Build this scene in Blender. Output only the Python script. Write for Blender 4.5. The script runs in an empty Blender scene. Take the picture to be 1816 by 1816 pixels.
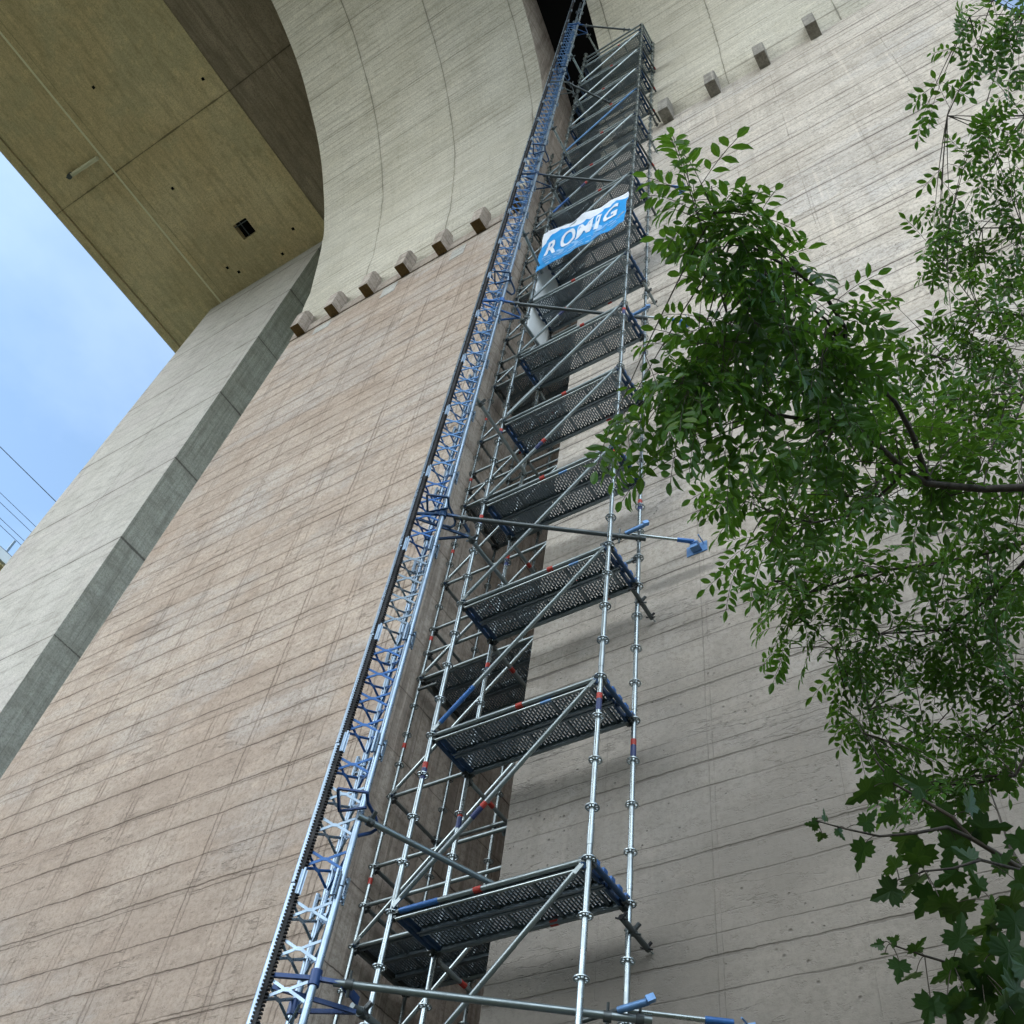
import bpy, bmesh, math, random
import numpy as np
from mathutils import Vector, Matrix, noise
random.seed(7)
rng = np.random.default_rng(7)
S = bpy.context.scene
C = S.collection
D = bpy.data
# ------------------------------------------------------------------ camera
YAW, PITCH, ROLL, FPX = -0.711522, 0.917079, 0.186723, 1863.16
def cam_rows(a, b, c):
    f = Vector((math.sin(a)*math.cos(b), math.cos(a)*math.cos(b), math.sin(b)))
    r = Vector((math.cos(a), -math.sin(a), 0)); u = r.cross(f)
    return r*math.cos(c)+u*math.sin(c), -(-r*math.sin(c)+u*math.cos(c)), f
CR, CD, CF = cam_rows(YAW, PITCH, ROLL)
cd = D.cameras.new('camera'); cam = D.objects.new('camera', cd); C.objects.link(cam)
cd.sensor_width = 36; cd.lens = FPX/1816*36; cd.clip_start = 0.05; cd.clip_end = 3000
m = Matrix((( CR.x, -CD.x, -CF.x, 0), (CR.y, -CD.y, -CF.y, 0), (CR.z, -CD.z, -CF.z, 0), (0, 0, 0, 1)))
cam.matrix_world = m
S.camera = cam
S.render.resolution_x = S.render.resolution_y = 1024
# ------------------------------------------------------------------ light
SUN_EL, SUN_AZ = math.radians(25), math.radians(212)      # azimuth clockwise from +Y: behind and left of the camera
w = D.worlds.new('World'); S.world = w; w.use_nodes = True
wn, wl = w.node_tree.nodes, w.node_tree.links
wn.clear()
sky = wn.new('ShaderNodeTexSky'); sky.sky_type = 'NISHITA'; sky.sun_disc = False
sky.sun_elevation = SUN_EL; sky.sun_rotation = SUN_AZ; sky.altitude = 200; sky.air_density = 1.0; sky.dust_density = 1.2; sky.ozone_density = 0.7
bg = wn.new('ShaderNodeBackground'); bg.inputs[1].default_value = 0.15
wo = wn.new('ShaderNodeOutputWorld')
tc = wn.new('ShaderNodeTexCoord'); mp = wn.new('ShaderNodeMapping'); mp.inputs['Scale'].default_value = (1.6, 1.6, 3.0)
nz = wn.new('ShaderNodeTexNoise'); nz.inputs['Scale'].default_value = 1.5; nz.inputs['Detail'].default_value = 6; nz.inputs['Roughness'].default_value = .55
rp = wn.new('ShaderNodeMapRange'); rp.inputs[1].default_value = .38; rp.inputs[2].default_value = .75; rp.inputs[3].default_value = .03; rp.inputs[4].default_value = .13
mx = wn.new('ShaderNodeMix'); mx.data_type = 'RGBA'
mx.inputs[7].default_value = (10.8, 11.9, 12.8, 1)            # thin bright cloud veil
wl.new(tc.outputs['Generated'], mp.inputs[0]); wl.new(mp.outputs[0], nz.inputs[0]); wl.new(nz.outputs[0], rp.inputs[0])
dt = wn.new('ShaderNodeVectorMath'); dt.operation = 'DOT_PRODUCT'; dt.inputs[1].default_value = (.10, -.97, .22)
r2 = wn.new('ShaderNodeMapRange'); r2.inputs[1].default_value = .26; r2.inputs[2].default_value = .75; r2.inputs[3].default_value = 0; r2.inputs[4].default_value = .95   # unseen cloud bank behind the camera, added to soften the deck shadows
ad = wn.new('ShaderNodeMath'); ad.operation = 'ADD'; ad.use_clamp = True
wl.new(tc.outputs['Generated'], dt.inputs[0]); wl.new(dt.outputs['Value'], r2.inputs[0]); wl.new(rp.outputs[0], ad.inputs[0]); wl.new(r2.outputs[0], ad.inputs[1]); wl.new(ad.outputs[0], mx.inputs[0]); tn = wn.new('ShaderNodeMix'); tn.data_type = 'RGBA'; tn.blend_type = 'MULTIPLY'; tn.inputs[0].default_value = 1; tn.inputs[7].default_value = (1.0, 1.18, 1.24, 1)
wl.new(sky.outputs[0], tn.inputs[6]); wl.new(tn.outputs[2], mx.inputs[6]); wl.new(mx.outputs[2], bg.inputs[0]); wl.new(bg.outputs[0], wo.inputs[0])
sd = D.lights.new('sun', 'SUN'); so = D.objects.new('sun', sd); C.objects.link(so)
sd.energy = 0.62; sd.angle = math.radians(60); sd.color = (1, .95, .87)
dirv = Vector((math.sin(SUN_AZ)*math.cos(SUN_EL), math.cos(SUN_AZ)*math.cos(SUN_EL), math.sin(SUN_EL)))
so.rotation_euler = dirv.to_track_quat('Z', 'Y').to_euler(); so.location = dirv*80
S.view_settings.view_transform = 'Standard'; S.view_settings.look = 'None'
S.view_settings.gamma = 1; S.view_settings.exposure = 0.93
S.render.engine = 'CYCLES'
S.cycles.use_adaptive_sampling = True; S.cycles.adaptive_threshold = .035; S.cycles.max_bounces = 5; S.cycles.diffuse_bounces = 2; S.cycles.glossy_bounces = 2; S.cycles.transparent_max_bounces = 4
# ------------------------------------------------------------------ helpers
def ray(u, v): return CR*((u-908)/FPX) + CD*((v-908)/FPX) + CF
def at(u, v, dist): d = ray(u, v).normalized(); return d*dist
def at_z(u, v, z): d = ray(u, v); return d*(z/d.z)
def tag(o, label=None, cat=None, group=None, kind=None):
    if label: o['label'] = label
    if cat: o['category'] = cat
    if group: o['group'] = group
    if kind: o['kind'] = kind
    return o
def empty(name, loc=(0, 0, 0)):
    o = D.objects.new(name, None); o.location = loc; o.empty_display_size = .2; C.objects.link(o); return o
def link(name, me, parent=None, mats=None):
    o = D.objects.new(name, me)
    C.objects.link(o)
    if mats is not None:
        if not isinstance(mats, (list, tuple)): mats = [mats]
        for mt in mats: me.materials.append(mt)
    if parent:
        o.parent = parent
        o.matrix_parent_inverse = parent_world(parent).inverted()
    return o
def parent_world(o):
    mw = Matrix.Translation(o.location) @ o.rotation_euler.to_matrix().to_4x4()
    if o.parent: return parent_world(o.parent) @ o.matrix_parent_inverse @ mw
    return mw
class MB:
    """collects shapes and links them as ONE mesh"""
    def __init__(s): s.v = []; s.f = []; s.m = []; s.sm = []
    def add(s, vs, fs, mi=0, smooth=False):
        k = len(s.v); s.v += [tuple(x) for x in vs]; s.f += [tuple(i+k for i in f) for f in fs]
        s.m += [mi]*len(fs); s.sm += [smooth]*len(fs)
    def box(s, a, b, mi=0):
        (x0, y0, z0), (x1, y1, z1) = a, b
        s.add([(x0,y0,z0),(x1,y0,z0),(x1,y1,z0),(x0,y1,z0),(x0,y0,z1),(x1,y0,z1),(x1,y1,z1),(x0,y1,z1)],
              [(0,3,2,1),(4,5,6,7),(0,1,5,4),(1,2,6,5),(2,3,7,6),(3,0,4,7)], mi)
    def bar(s, a, b, wd, ht, up=(0,0,1), mi=0):
        a, b = Vector(a), Vector(b); d = (b-a).normalized(); u = Vector(up)
        if abs(d.dot(u)) > .98: u = Vector((1, 0, 0))
        sx = d.cross(u).normalized()*wd/2; sy = sx.cross(d).normalized()*ht/2
        vs = [a-sx-sy, a+sx-sy, a+sx+sy, a-sx+sy, b-sx-sy, b+sx-sy, b+sx+sy, b-sx+sy]
        s.add(vs, [(0,3,2,1),(4,5,6,7),(0,1,5,4),(1,2,6,5),(2,3,7,6),(3,0,4,7)], mi)
    def tube(s, a, b, r, n=10, r2=None, mi=0, caps=True):
        a, b = Vector(a), Vector(b); d = (b-a).normalized()
        u = Vector((0, 0, 1)) if abs(d.z) < .9 else Vector((1, 0, 0))
        x = d.cross(u).normalized(); y = d.cross(x)
        if r2 is None: r2 = r
        vs = []
        for p, rr in ((a, r), (b, r2)):
            for i in range(n):
                t = 2*math.pi*i/n; vs.append(p + x*math.cos(t)*rr + y*math.sin(t)*rr)
        s.add(vs, [(i, (i+1) % n, n+(i+1) % n, n+i) for i in range(n)], mi, True)
        if caps: s.add(vs, [tuple(range(n))[::-1], tuple(range(n, 2*n))], mi)
    def path(s, pts, r, n=8, mi=0, r2=None):
        pts = [Vector(p) for p in pts]; N = len(pts)
        if r2 is None: r2 = r
        vs = []; px = None
        for i, p in enumerate(pts):
            d = (pts[min(i+1, N-1)]-pts[max(i-1, 0)]).normalized()
            if px is None:
                u = Vector((0, 0, 1)) if abs(d.z) < .9 else Vector((1, 0, 0)); px = d.cross(u).normalized()
            px = (px-d*px.dot(d)).normalized(); y = d.cross(px); rr = r+(r2-r)*i/(N-1)
            for k in range(n):
                t = 2*math.pi*k/n; vs.append(p+px*math.cos(t)*rr+y*math.sin(t)*rr)
        fs = [(i*n+k, i*n+(k+1) % n, (i+1)*n+(k+1) % n, (i+1)*n+k) for i in range(N-1) for k in range(n)]
        s.add(vs, fs, mi, True); s.add(vs, [tuple(range(n))[::-1], tuple(range((N-1)*n, N*n))], mi)
    def prism(s, poly, x0, x1, mi=0):            # poly in (y,z), extruded along x ; x0,x1 may be functions of (y,z)
        f0 = x0 if callable(x0) else (lambda y, z: x0); f1 = x1 if callable(x1) else (lambda y, z: x1)
        n = len(poly); vs = [(f0(y, z), y, z) for y, z in poly]+[(f1(y, z), y, z) for y, z in poly]
        s.add(vs, [(i, (i+1) % n, n+(i+1) % n, n+i) for i in range(n)]+[tuple(range(n))[::-1], tuple(range(n, 2*n))], mi)
    def mesh(s, name):
        me = D.meshes.new(name); me.from_pydata(s.v, [], s.f)
        me.polygons.foreach_set('material_index', s.m); me.polygons.foreach_set('use_smooth', s.sm)
        me.update(); return me
    def build(s, name, mats, parent=None): return link(name, s.mesh(name), parent, mats)
def fix_normals(o):
    bm = bmesh.new(); bm.from_mesh(o.data); bmesh.ops.recalc_face_normals(bm, faces=bm.faces); bm.to_mesh(o.data); bm.free(); return o
# ------------------------------------------------------------------ materials
def srgb(r, g, b):
    f = lambda c: (c/255/12.92) if c/255 <= .04045 else ((c/255+.055)/1.055)**2.4
    return (f(r), f(g), f(b), 1)
class NT:
    def __init__(s, name):
        s.m = D.materials.new(name); s.m.use_nodes = True; s.t = s.m.node_tree; s.n = s.t.nodes
        s.b = s.n['Principled BSDF']
    def new(s, ty, **kw):
        n = s.n.new(ty)
        for k, v in kw.items(): setattr(n, k, v)
        return n
    def con(s, a, b): s.t.links.new(a, b)
    def val(s, sock, v):
        if hasattr(v, 'is_linked') or isinstance(v, bpy.types.NodeSocket): s.con(v, sock)
        else: sock.default_value = v
    def math(s, op, a, b=None, c=None, clamp=False):
        n = s.new('ShaderNodeMath', operation=op); n.use_clamp = clamp
        s.val(n.inputs[0], a)
        if b is not None: s.val(n.inputs[1], b)
        if c is not None: s.val(n.inputs[2], c)
        return n.outputs[0]
    def noise(s, vec, scale, detail=3, rough=.5, sc=(1, 1, 1), dist=0, loc=(0, 0, 0)):
        mp = s.new('ShaderNodeMapping'); mp.inputs['Scale'].default_value = sc; mp.inputs['Location'].default_value = loc; s.con(vec, mp.inputs[0])
        n = s.new('ShaderNodeTexNoise'); n.inputs['Scale'].default_value = scale; n.inputs['Detail'].default_value = detail
        n.inputs['Roughness'].default_value = rough; n.inputs['Distortion'].default_value = dist; s.con(mp.outputs[0], n.inputs[0]); return n.outputs[0]
    def ramp(s, x, a, b, lo=0, hi=1, smooth=True):
        n = s.new('ShaderNodeMapRange', interpolation_type='SMOOTHSTEP' if smooth else 'LINEAR')
        s.val(n.inputs[0], x); n.inputs[1].default_value = a; n.inputs[2].default_value = b; n.inputs[3].default_value = lo; n.inputs[4].default_value = hi
        return n.outputs[0]
    def mix(s, f, a, b, blend='MIX'):
        n = s.new('ShaderNodeMix', data_type='RGBA', blend_type=blend); s.val(n.inputs[0], f); s.val(n.inputs[6], a); s.val(n.inputs[7], b); return n.outputs[2]
def concrete(name, base, alt, axes=('X', 'Z'), lines=(), blotch=.5, blotch_scale=.5, grain=None, streak=.25, pits=.5,
             cells=None, dark=(.06, .05, .045, 1), tint=None, bump=.35, arc=False, clump=None, zgrad=None, smear=None, rough=.9, crack=0):
    N = NT(name); g = N.new('ShaderNodeNewGeometry'); sep = N.new('ShaderNodeSeparateXYZ'); N.con(g.outputs['Position'], sep.inputs[0])
    P = g.outputs['Position']; co = {'X': sep.outputs[0], 'Y': sep.outputs[1], 'Z': sep.outputs[2]}
    if arc:
        at_ = N.new('ShaderNodeAttribute'); at_.attribute_name = 'arc'; co['A'] = at_.outputs['Fac']; ax_ = N.new('ShaderNodeAttribute'); ax_.attribute_name = 'xn'; co['X'] = ax_.outputs['Fac']
        cb = N.new('ShaderNodeCombineXYZ'); N.con(co['X'], cb.inputs[0]); N.con(co['A'], cb.inputs[2]); P = cb.outputs[0]; co['Z'] = co['A']
    a = N.noise(P, blotch_scale, 4, .6); col = N.mix(N.ramp(a, .40, .60), base, alt)
    h = None
    if tint:
        t = N.noise(P, .35, 5, .6, loc=(7, 3, 1), sc=(.7, .7, 1.4)); col = N.mix(N.ramp(t, .47, .57, 0, tint[1]), col, tint[0])
    if cells:
        px, pz, amt = cells
        def cell(px, pz, ox):
            fx = N.math('FLOOR', N.math('DIVIDE', N.math('ADD', co[axes[0]], ox), px)); fz = N.math('FLOOR', N.math('DIVIDE', co[axes[1]], pz))
            c2 = N.new('ShaderNodeCombineXYZ'); N.con(fx, c2.inputs[0]); N.con(fz, c2.inputs[1])
            wn_ = N.new('ShaderNodeTexWhiteNoise', noise_dimensions='2D'); N.con(c2.outputs[0], wn_.inputs[0]); return wn_
        wn_ = cell(px, pz, 0)
        col = N.mix(N.math('MULTIPLY', wn_.outputs[0], amt), col, alt)
        wn2 = cell(px*2, pz, .37)
        col = N.mix(N.math('MULTIPLY', wn2.outputs[0], amt*.55), col, (base[0]*.72, base[1]*.72, base[2]*.72, 1))
    # mottling of several sizes, drawn out along the boards
    mot = N.noise(P, 2.2, 6, .72, sc=(.45, .45, 1.5) if axes[1] == 'Z' else (1.4, .5, 1))
    col = N.mix(N.ramp(mot, .46, .66, 0, blotch), col, (base[0]*.55, base[1]*.53, base[2]*.52, 1))
    mot2 = N.noise(P, 3.3, 5, .72, sc=(.6, .6, 1.3), loc=(3, 9, 4))
    col = N.mix(N.ramp(mot2, .5, .68, 0, blotch*.75), col, (min(1, base[0]*1.45), min(1, base[1]*1.43), min(1, base[2]*1.4), 1))
    fine = N.noise(P, 17, 4, .8); col = N.mix(N.ramp(fine, .36, .56, .55, 0), col, (base[0]*.45, base[1]*.44, base[2]*.42, 1))
    h = N.math('MULTIPLY', fine, .25); h = N.math('ADD', h, N.math('MULTIPLY', mot, .5))
    md_ = N.noise(P, 9, 4, .75, sc=(.8, .8, 1.1), loc=(1, 2, 3))
    col = N.mix(N.ramp(md_, .52, .70, 0, blotch*.5), col, (base[0]*.52, base[1]*.48, base[2]*.45, 1)); col = N.mix(N.ramp(md_, .48, .36, 0, blotch*.35), col, (min(1, base[0]*1.35), min(1, base[1]*1.35), min(1, base[2]*1.36), 1))
    h = N.math('SUBTRACT', h, N.math('MULTIPLY', N.ramp(md_, .54, .68), .25))
    if crack:
        cn = N.noise(P, 1.1, 5, .62, sc=(.45, .45, 2.6), loc=(4, 4, 9)); cdv = N.math('ABSOLUTE', N.math('SUBTRACT', cn, .5)); ca = N.noise(P, .9, 3, .6, loc=(13, 4, 9))
        cm = N.math('MULTIPLY', N.ramp(cdv, .002, .010, 1, 0), N.ramp(ca, .50, .60, 0, crack)); col = N.mix(cm, col, dark); h = N.math('SUBTRACT', h, N.math('MULTIPLY', cm, 1.5))
    if streak:
        st = N.noise(P, 3.0, 4, .6, sc=(1.6, 1.6, .09) if axes[1] == 'Z' else (2.2, .12, 1), loc=(2, 0, 5))
        col = N.mix(N.ramp(st, .5, .66, 0, streak), col, (base[0]*.45, base[1]*.43, base[2]*.42, 1))
        st2 = N.noise(P, 5.0, 4, .6, sc=(2.2, 2.2, .08) if axes[1] == 'Z' else (2.2, .12, 1), loc=(8, 1, 5))
        col = N.mix(N.ramp(st2, .58, .74, 0, streak), col, (min(1, base[0]*1.7), min(1, base[1]*1.68), min(1, base[2]*1.65), 1))
    if grain:
        gs, ga, gaxis = grain
        sc = {'Z': (.25, .25, gs), 'Y': (gs, .2, .2), 'X': (.2, gs, .2), 'V': (gs, gs, .15)}[gaxis]
        gr = N.noise(P, 1.0, 4, .6, sc=sc); col = N.mix(N.ramp(gr, .42, .7, 0, ga), col, (base[0]*.4, base[1]*.39, base[2]*.37, 1))
        h = N.math('ADD', h, N.math('MULTIPLY', gr, 1.2*ga))
    if pits:
        vo = N.new('ShaderNodeTexVoronoi'); vo.inputs['Scale'].default_value = 9; N.con(P, vo.inputs[0])
        sz = N.noise(P, 1.1, 3, .6, loc=(5, 5, 5))
        thr = N.ramp(sz, .4, .7, .04, .17); pit = N.math('SUBTRACT', 1, N.math('SMOOTH_MIN', 1, N.math('DIVIDE', vo.outputs['Distance'], thr), .1), clamp=True)
        pit = N.math('MULTIPLY', pit, pits); col = N.mix(pit, col, dark); h = N.math('SUBTRACT', h, N.math('MULTIPLY', pit, 2))
    if lines: wv2 = N.noise(P, 14, 3, .6); wid = N.ramp(N.noise(P, .8, 2, .6, loc=(11, 3, 4)), .3, .75, .45, 1.5); wv = N.noise(P, 1.3, 4, .65, loc=(7, 3, 0))
    for (ax, per, off, wd, amt, wob, vary) in lines:
        c = N.math('SUBTRACT', co[ax], off); c = N.math('ADD', c, N.math('MULTIPLY', N.math('SUBTRACT', wv, .5), wob))
        c = N.math('ADD', c, N.math('MULTIPLY', N.math('SUBTRACT', wv2, .5), wd*1.2))
        d = N.math('PINGPONG', c, per/2)
        x = N.math('DIVIDE', d, N.math('MULTIPLY', wid, wd))
        mk = N.ramp(x, .35, 1.0, 1, 0)
        vr = N.ramp(N.noise(P, 1.7, 3, .68, loc=(off+4, 9, per*2)), .40, .56, 1-vary, 1)
        mk = N.math('MULTIPLY', mk, vr)
        col = N.mix(N.math('MULTIPLY', mk, amt), col, dark); h = N.math('SUBTRACT', h, N.math('MULTIPLY', mk, 2.2*amt))
        halo = N.math('MULTIPLY', N.ramp(x, .5, 5.5, 1, 0), N.math('MULTIPLY', vr, .30*amt)); col = N.mix(halo, col, (base[0]*.5, base[1]*.48, base[2]*.46, 1))
    if smear:
        for (cx, cz, rx, rz, amt) in smear:
            ex = N.math('DIVIDE', N.math('SUBTRACT', co['X'], cx), rx); ez = N.math('DIVIDE', N.math('SUBTRACT', co['Z'], cz), rz)
            r2 = N.math('SQRT', N.math('ADD', N.math('MULTIPLY', ex, ex), N.math('MULTIPLY', ez, ez)))
            r2 = N.math('ADD', r2, N.math('MULTIPLY', N.math('SUBTRACT', mot2, .5), 1.0))
            col = N.mix(N.ramp(r2, .5, 1.1, amt, 0), col, (.1, .095, .085, 1))
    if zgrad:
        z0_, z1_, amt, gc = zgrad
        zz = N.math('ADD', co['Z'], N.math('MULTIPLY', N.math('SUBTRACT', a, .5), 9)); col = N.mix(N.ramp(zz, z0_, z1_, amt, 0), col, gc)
    N.con(col, N.b.inputs['Base Color']); N.b.inputs['Roughness'].default_value = rough
    N.b.inputs['Specular IOR Level'].default_value = .25
    bp = N.new('ShaderNodeBump'); bp.inputs['Strength'].default_value = bump; bp.inputs['Distance'].default_value = .03; N.con(h, bp.inputs['Height']); N.con(bp.outputs[0], N.b.inputs['Normal'])
    return N.m
def metal(name, col, metallic=.8, rough=.38, var=.25, scale=6, dirt=(.2, .2, .2, 1), coat=0):
    N = NT(name); g = N.new('ShaderNodeNewGeometry'); a = N.noise(g.outputs['Position'], scale, 6, .65)
    c = N.mix(N.ramp(a, .4, .72, 0, var), col, (col[0]*.55, col[1]*.55, col[2]*.56, 1))
    b = N.noise(g.outputs['Position'], 11, 3, .65); c = N.mix(N.ramp(b, .55, .75, 0, var*.8), c, dirt)
    N.con(c, N.b.inputs['Base Color']); N.b.inputs['Metallic'].default_value = metallic
    N.con(N.ramp(a, .3, .7, rough*.8, rough*1.3), N.b.inputs['Roughness']); return N.m
M = {}
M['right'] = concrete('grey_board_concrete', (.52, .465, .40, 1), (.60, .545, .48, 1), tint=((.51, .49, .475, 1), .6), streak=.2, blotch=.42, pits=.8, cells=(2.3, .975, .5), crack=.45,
    lines=[('Z', .975, 4.63, .020, 1, .04, .2), ('Z', .4875, 4.83, .010, .75, .05, .6), ('Z', .65, 5.0, .006, .4, .03, .9), ('X', 2.3, -3.2, .007, .4, .03, .9), ('X', 1.15, -2.0, .006, .25, .02, .95)], bump=.55,
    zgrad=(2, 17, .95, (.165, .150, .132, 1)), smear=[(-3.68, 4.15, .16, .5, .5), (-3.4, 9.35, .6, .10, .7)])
M['left'] = concrete('reddish_board_concrete', (.41, .325, .26, 1), (.48, .405, .34, 1), tint=((.46, .44, .42, 1), .6), streak=.12, blotch=.42, pits=.3, cells=(1.05, .56, .6), crack=.4, dark=(.14, .10, .075, 1),
    lines=[('Z', 1.12, 5.9, .020, .8, .08, .35), ('Z', 1.12, 6.38, .018, .75, .07, .45), ('Z', 1.63, 5.32, .012, .6, .10, .7), ('X', 1.05, -14.35, .014, .5, .06, .55), ('X', 1.05, -14.26, .011, .45, .05, .65), ('X', .73, -13.8, .010, .3, .12, .95)], bump=.7,
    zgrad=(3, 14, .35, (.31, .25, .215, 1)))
M['recess'] = concrete('recess_concrete', (.45, .385, .33, 1), (.54, .48, .42, 1), axes=('Y', 'Z'), cells=(1.2, .9, .4), streak=.6, pits=.5, grain=(9, .25, 'V'),
    lines=[('Z', .975, 4.63, .013, .9, .07, .4), ('Y', .5, 7.3, .008, .45, .02, .6)], bump=.4)
M['arch'] = concrete('curved_board_concrete', (.58, .54, .445, 1), (.65, .61, .52, 1), streak=.12, blotch=.35, pits=.6, arc=True, cells=(2.84, .235, .35), crack=.3, grain=(13, .42, 'Z'), dark=(.10, .095, .07, 1),
    lines=[('A', .235, 0, .010, .5, .02, .75), ('A', 2.1, .4, .018, .8, .04, .3), ('X', 2.84, -13.24, .022, .75, .04, .15)], bump=.4)
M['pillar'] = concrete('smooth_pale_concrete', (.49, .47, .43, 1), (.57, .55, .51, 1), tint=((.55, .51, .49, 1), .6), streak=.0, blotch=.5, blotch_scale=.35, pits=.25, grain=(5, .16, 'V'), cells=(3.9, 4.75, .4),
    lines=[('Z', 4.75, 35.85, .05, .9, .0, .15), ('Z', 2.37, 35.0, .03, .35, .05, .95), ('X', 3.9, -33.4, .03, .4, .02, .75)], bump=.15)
M['pillar_side'] = concrete('shaded_formwork_concrete', (.37, .36, .31, 1), (.44, .43, .38, 1), axes=('Y', 'Z'), streak=.35, blotch=.5, blotch_scale=.4, pits=.2, grain=(6, .35, 'V'), cells=(9, 4.75, .4),
    lines=[('Z', 4.75, 35.85, .06, .9, .0, .1), ('Y', .28, 7.3, .014, .3, .0, .8)], bump=.2)  # side face of the same pillar, its shade put into a darker grey
M['deck'] = concrete('olive_soffit_concrete', (.72, .57, .33, 1), (.80, .67, .42, 1), axes=('X', 'Y'), tint=((.56, .50, .31, 1), .6), streak=.2, blotch=.45, blotch_scale=.16, pits=.0, grain=(3.2, .2, 'Y'),
    dark=(.09, .075, .045, 1), lines=[('Y', 30, 1.64, .05, .9, .0, .05), ('X', 8.0, -31.9, .03, .5, .03, .4)], bump=.15)
M['web'] = concrete('shaded_web_concrete', (.27, .215, .15, 1), (.34, .275, .20, 1), axes=('X', 'Y'), streak=.4, blotch=.4, blotch_scale=.16, pits=.0, grain=(2.6, .4, 'Y'), dark=(.06, .05, .035, 1),
    lines=[('Y', 30, 1.66, .05, .9, .0, .05)], bump=.15)  # shadowed web: shade put into a darker brown than the soffit
M['corbel'] = concrete('weathered_corbel_concrete', (.40, .345, .295, 1), (.47, .41, .36, 1), streak=.5, blotch=.6, blotch_scale=1.5, pits=.5, lines=[('Z', .33, 26.5, .012, .6, .03, .5)], bump=.4)
M['corbel_under'] = concrete('shaded_corbel_underside', (.13, .085, .035, 1), (.17, .115, .05, 1), axes=('X', 'Y'), streak=.0, blotch=.5, pits=.2)  # brown with the shade of the underside put into the colour
M['corbel_grey'] = concrete('grey_corbel_concrete', (.27, .25, .22, 1), (.34, .32, .285, 1), streak=.5, blotch=.6, blotch_scale=1.5, pits=.5, bump=.4)
M['patch'] = concrete('repair_mortar', (.46, .455, .43, 1), (.40, .39, .36, 1), streak=.1, blotch=.5, blotch_scale=2, pits=.2)
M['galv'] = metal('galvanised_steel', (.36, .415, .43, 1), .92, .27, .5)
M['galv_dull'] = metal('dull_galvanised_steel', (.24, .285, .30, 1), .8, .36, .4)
M['deck_steel'] = metal('perforated_steel', (.22, .27, .31, 1), .8, .42, .35)
M['mast'] = metal('pale_blue_mast_steel', (.30, .39, .49, 1), .8, .30, .4)
M['blue'] = metal('blue_paint', (.03, .13, .38, 1), .2, .42, .4, dirt=(.12, .2, .35, 1))
M['blue_light'] = metal('light_blue_paint', (.13, .27, .52, 1), .35, .4, .35, dirt=(.3, .4, .6, 1))
M['blue_dull'] = metal('dull_blue_paint', (.10, .22, .40, 1), .5, .4, .4)
M['navy_blue'] = metal('navy_blue_paint', (.012, .05, .17, 1), .2, .4, .35)
M['navy'] = metal('dark_blue_steel', (.02, .06, .14, 1), .35, .4, .3)
M['black'] = metal('greased_black_steel', (.008, .008, .01, 1), 0, .7, .2, dirt=(.02, .02, .02, 1))
M['dark'] = metal('dark_steel', (.10, .115, .12, 1), .7, .45, .3)
M['red'] = metal('red_tape', (.36, .03, .02, 1), 0, .55, .3, dirt=(.3, .02, .02, 1))
M['navy_tape'] = metal('dark_blue_tape', (.02, .035, .12, 1), 0, .5, .1)
def plain(name, col, rough=.7, var=.2, scale=3):
    N = NT(name); g = N.new('ShaderNodeNewGeometry'); a = N.noise(g.outputs['Position'], scale, 5, .6)
    N.con(N.mix(N.ramp(a, .4, .7, 0, var), col, (col[0]*.75, col[1]*.77, col[2]*.8, 1)), N.b.inputs['Base Color']); N.b.inputs['Roughness'].default_value = rough; return N.m
M['void'] = plain('black_void', (.008, .008, .008, 1))
M['void'].node_tree.nodes['Principled BSDF'].inputs['Specular IOR Level'].default_value = 0
M['banner_blue'] = plain('banner_blue', (.015, .29, .70, 1), .45, .3, 2.5)
M['banner_pale'] = plain('banner_pale_blue', (.28, .52, .84, 1), .45, .3, 4)
M['banner_white'] = plain('banner_white', (.74, .78, .85, 1), .5, .5, 5)
M['sheet'] = plain('white_sheeting', (.62, .66, .68, 1), .5, .6, 1.2)
M['pipe'] = plain('pale_pipe', (.60, .57, .40, 1), .6)
M['wire'] = plain('wire_grey', (.10, .14, .2, 1), .5)
M['fascia'] = plain('pale_fascia', (.62, .64, .64, 1), .8)
M['seam'] = plain('pale_seam', (.85, .80, .58, 1), .9)
M['grass'] = plain('grass', (.13, .125, .07, 1), .9, .6, .4)
M['hill'] = plain('wooded_hill', (.035, .055, .02, 1), .95, .6, .25)
def leaf_mat(name, c1, c2, c3, trans=.42):
    N = NT(name); g = N.new('ShaderNodeNewGeometry'); 
    at_ = N.new('ShaderNodeAttribute'); at_.attribute_name = 'leafvar'
    col = N.mix(N.ramp(at_.outputs['Fac'], 0, .6), c1, c2); col = N.mix(N.ramp(at_.outputs['Fac'], .88, 1.0, 0, .9), col, c3)
    N.con(col, N.b.inputs['Base Color']); N.b.inputs['Roughness'].default_value = .42; N.b.inputs['Specular IOR Level'].default_value = .4
    tr = N.new('ShaderNodeBsdfTranslucent'); N.con(N.mix(.5, col, (.16, .30, .02, 1)), tr.inputs[0])
    mx_ = N.new('ShaderNodeMixShader'); mx_.inputs[0].default_value = trans
    out = N.n['Material Output']; N.con(N.b.outputs[0], mx_.inputs[1]); N.con(tr.outputs[0], mx_.inputs[2]); N.con(mx_.outputs[0], out.inputs[0]); return N.m
M['ash'] = leaf_mat('ash_leaves', (.015, .052, .008, 1), (.040, .125, .012, 1), (.10, .19, .02, 1))
M['maple'] = leaf_mat('maple_leaves', (.006, .026, .007, 1), (.013, .045, .009, 1), (.03, .08, .014, 1), .2)
N_ = NT('bark'); g_ = N_.new('ShaderNodeNewGeometry'); b_ = N_.noise(g_.outputs['Position'], 30, 5, .7, sc=(1, 1, .3))
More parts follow.
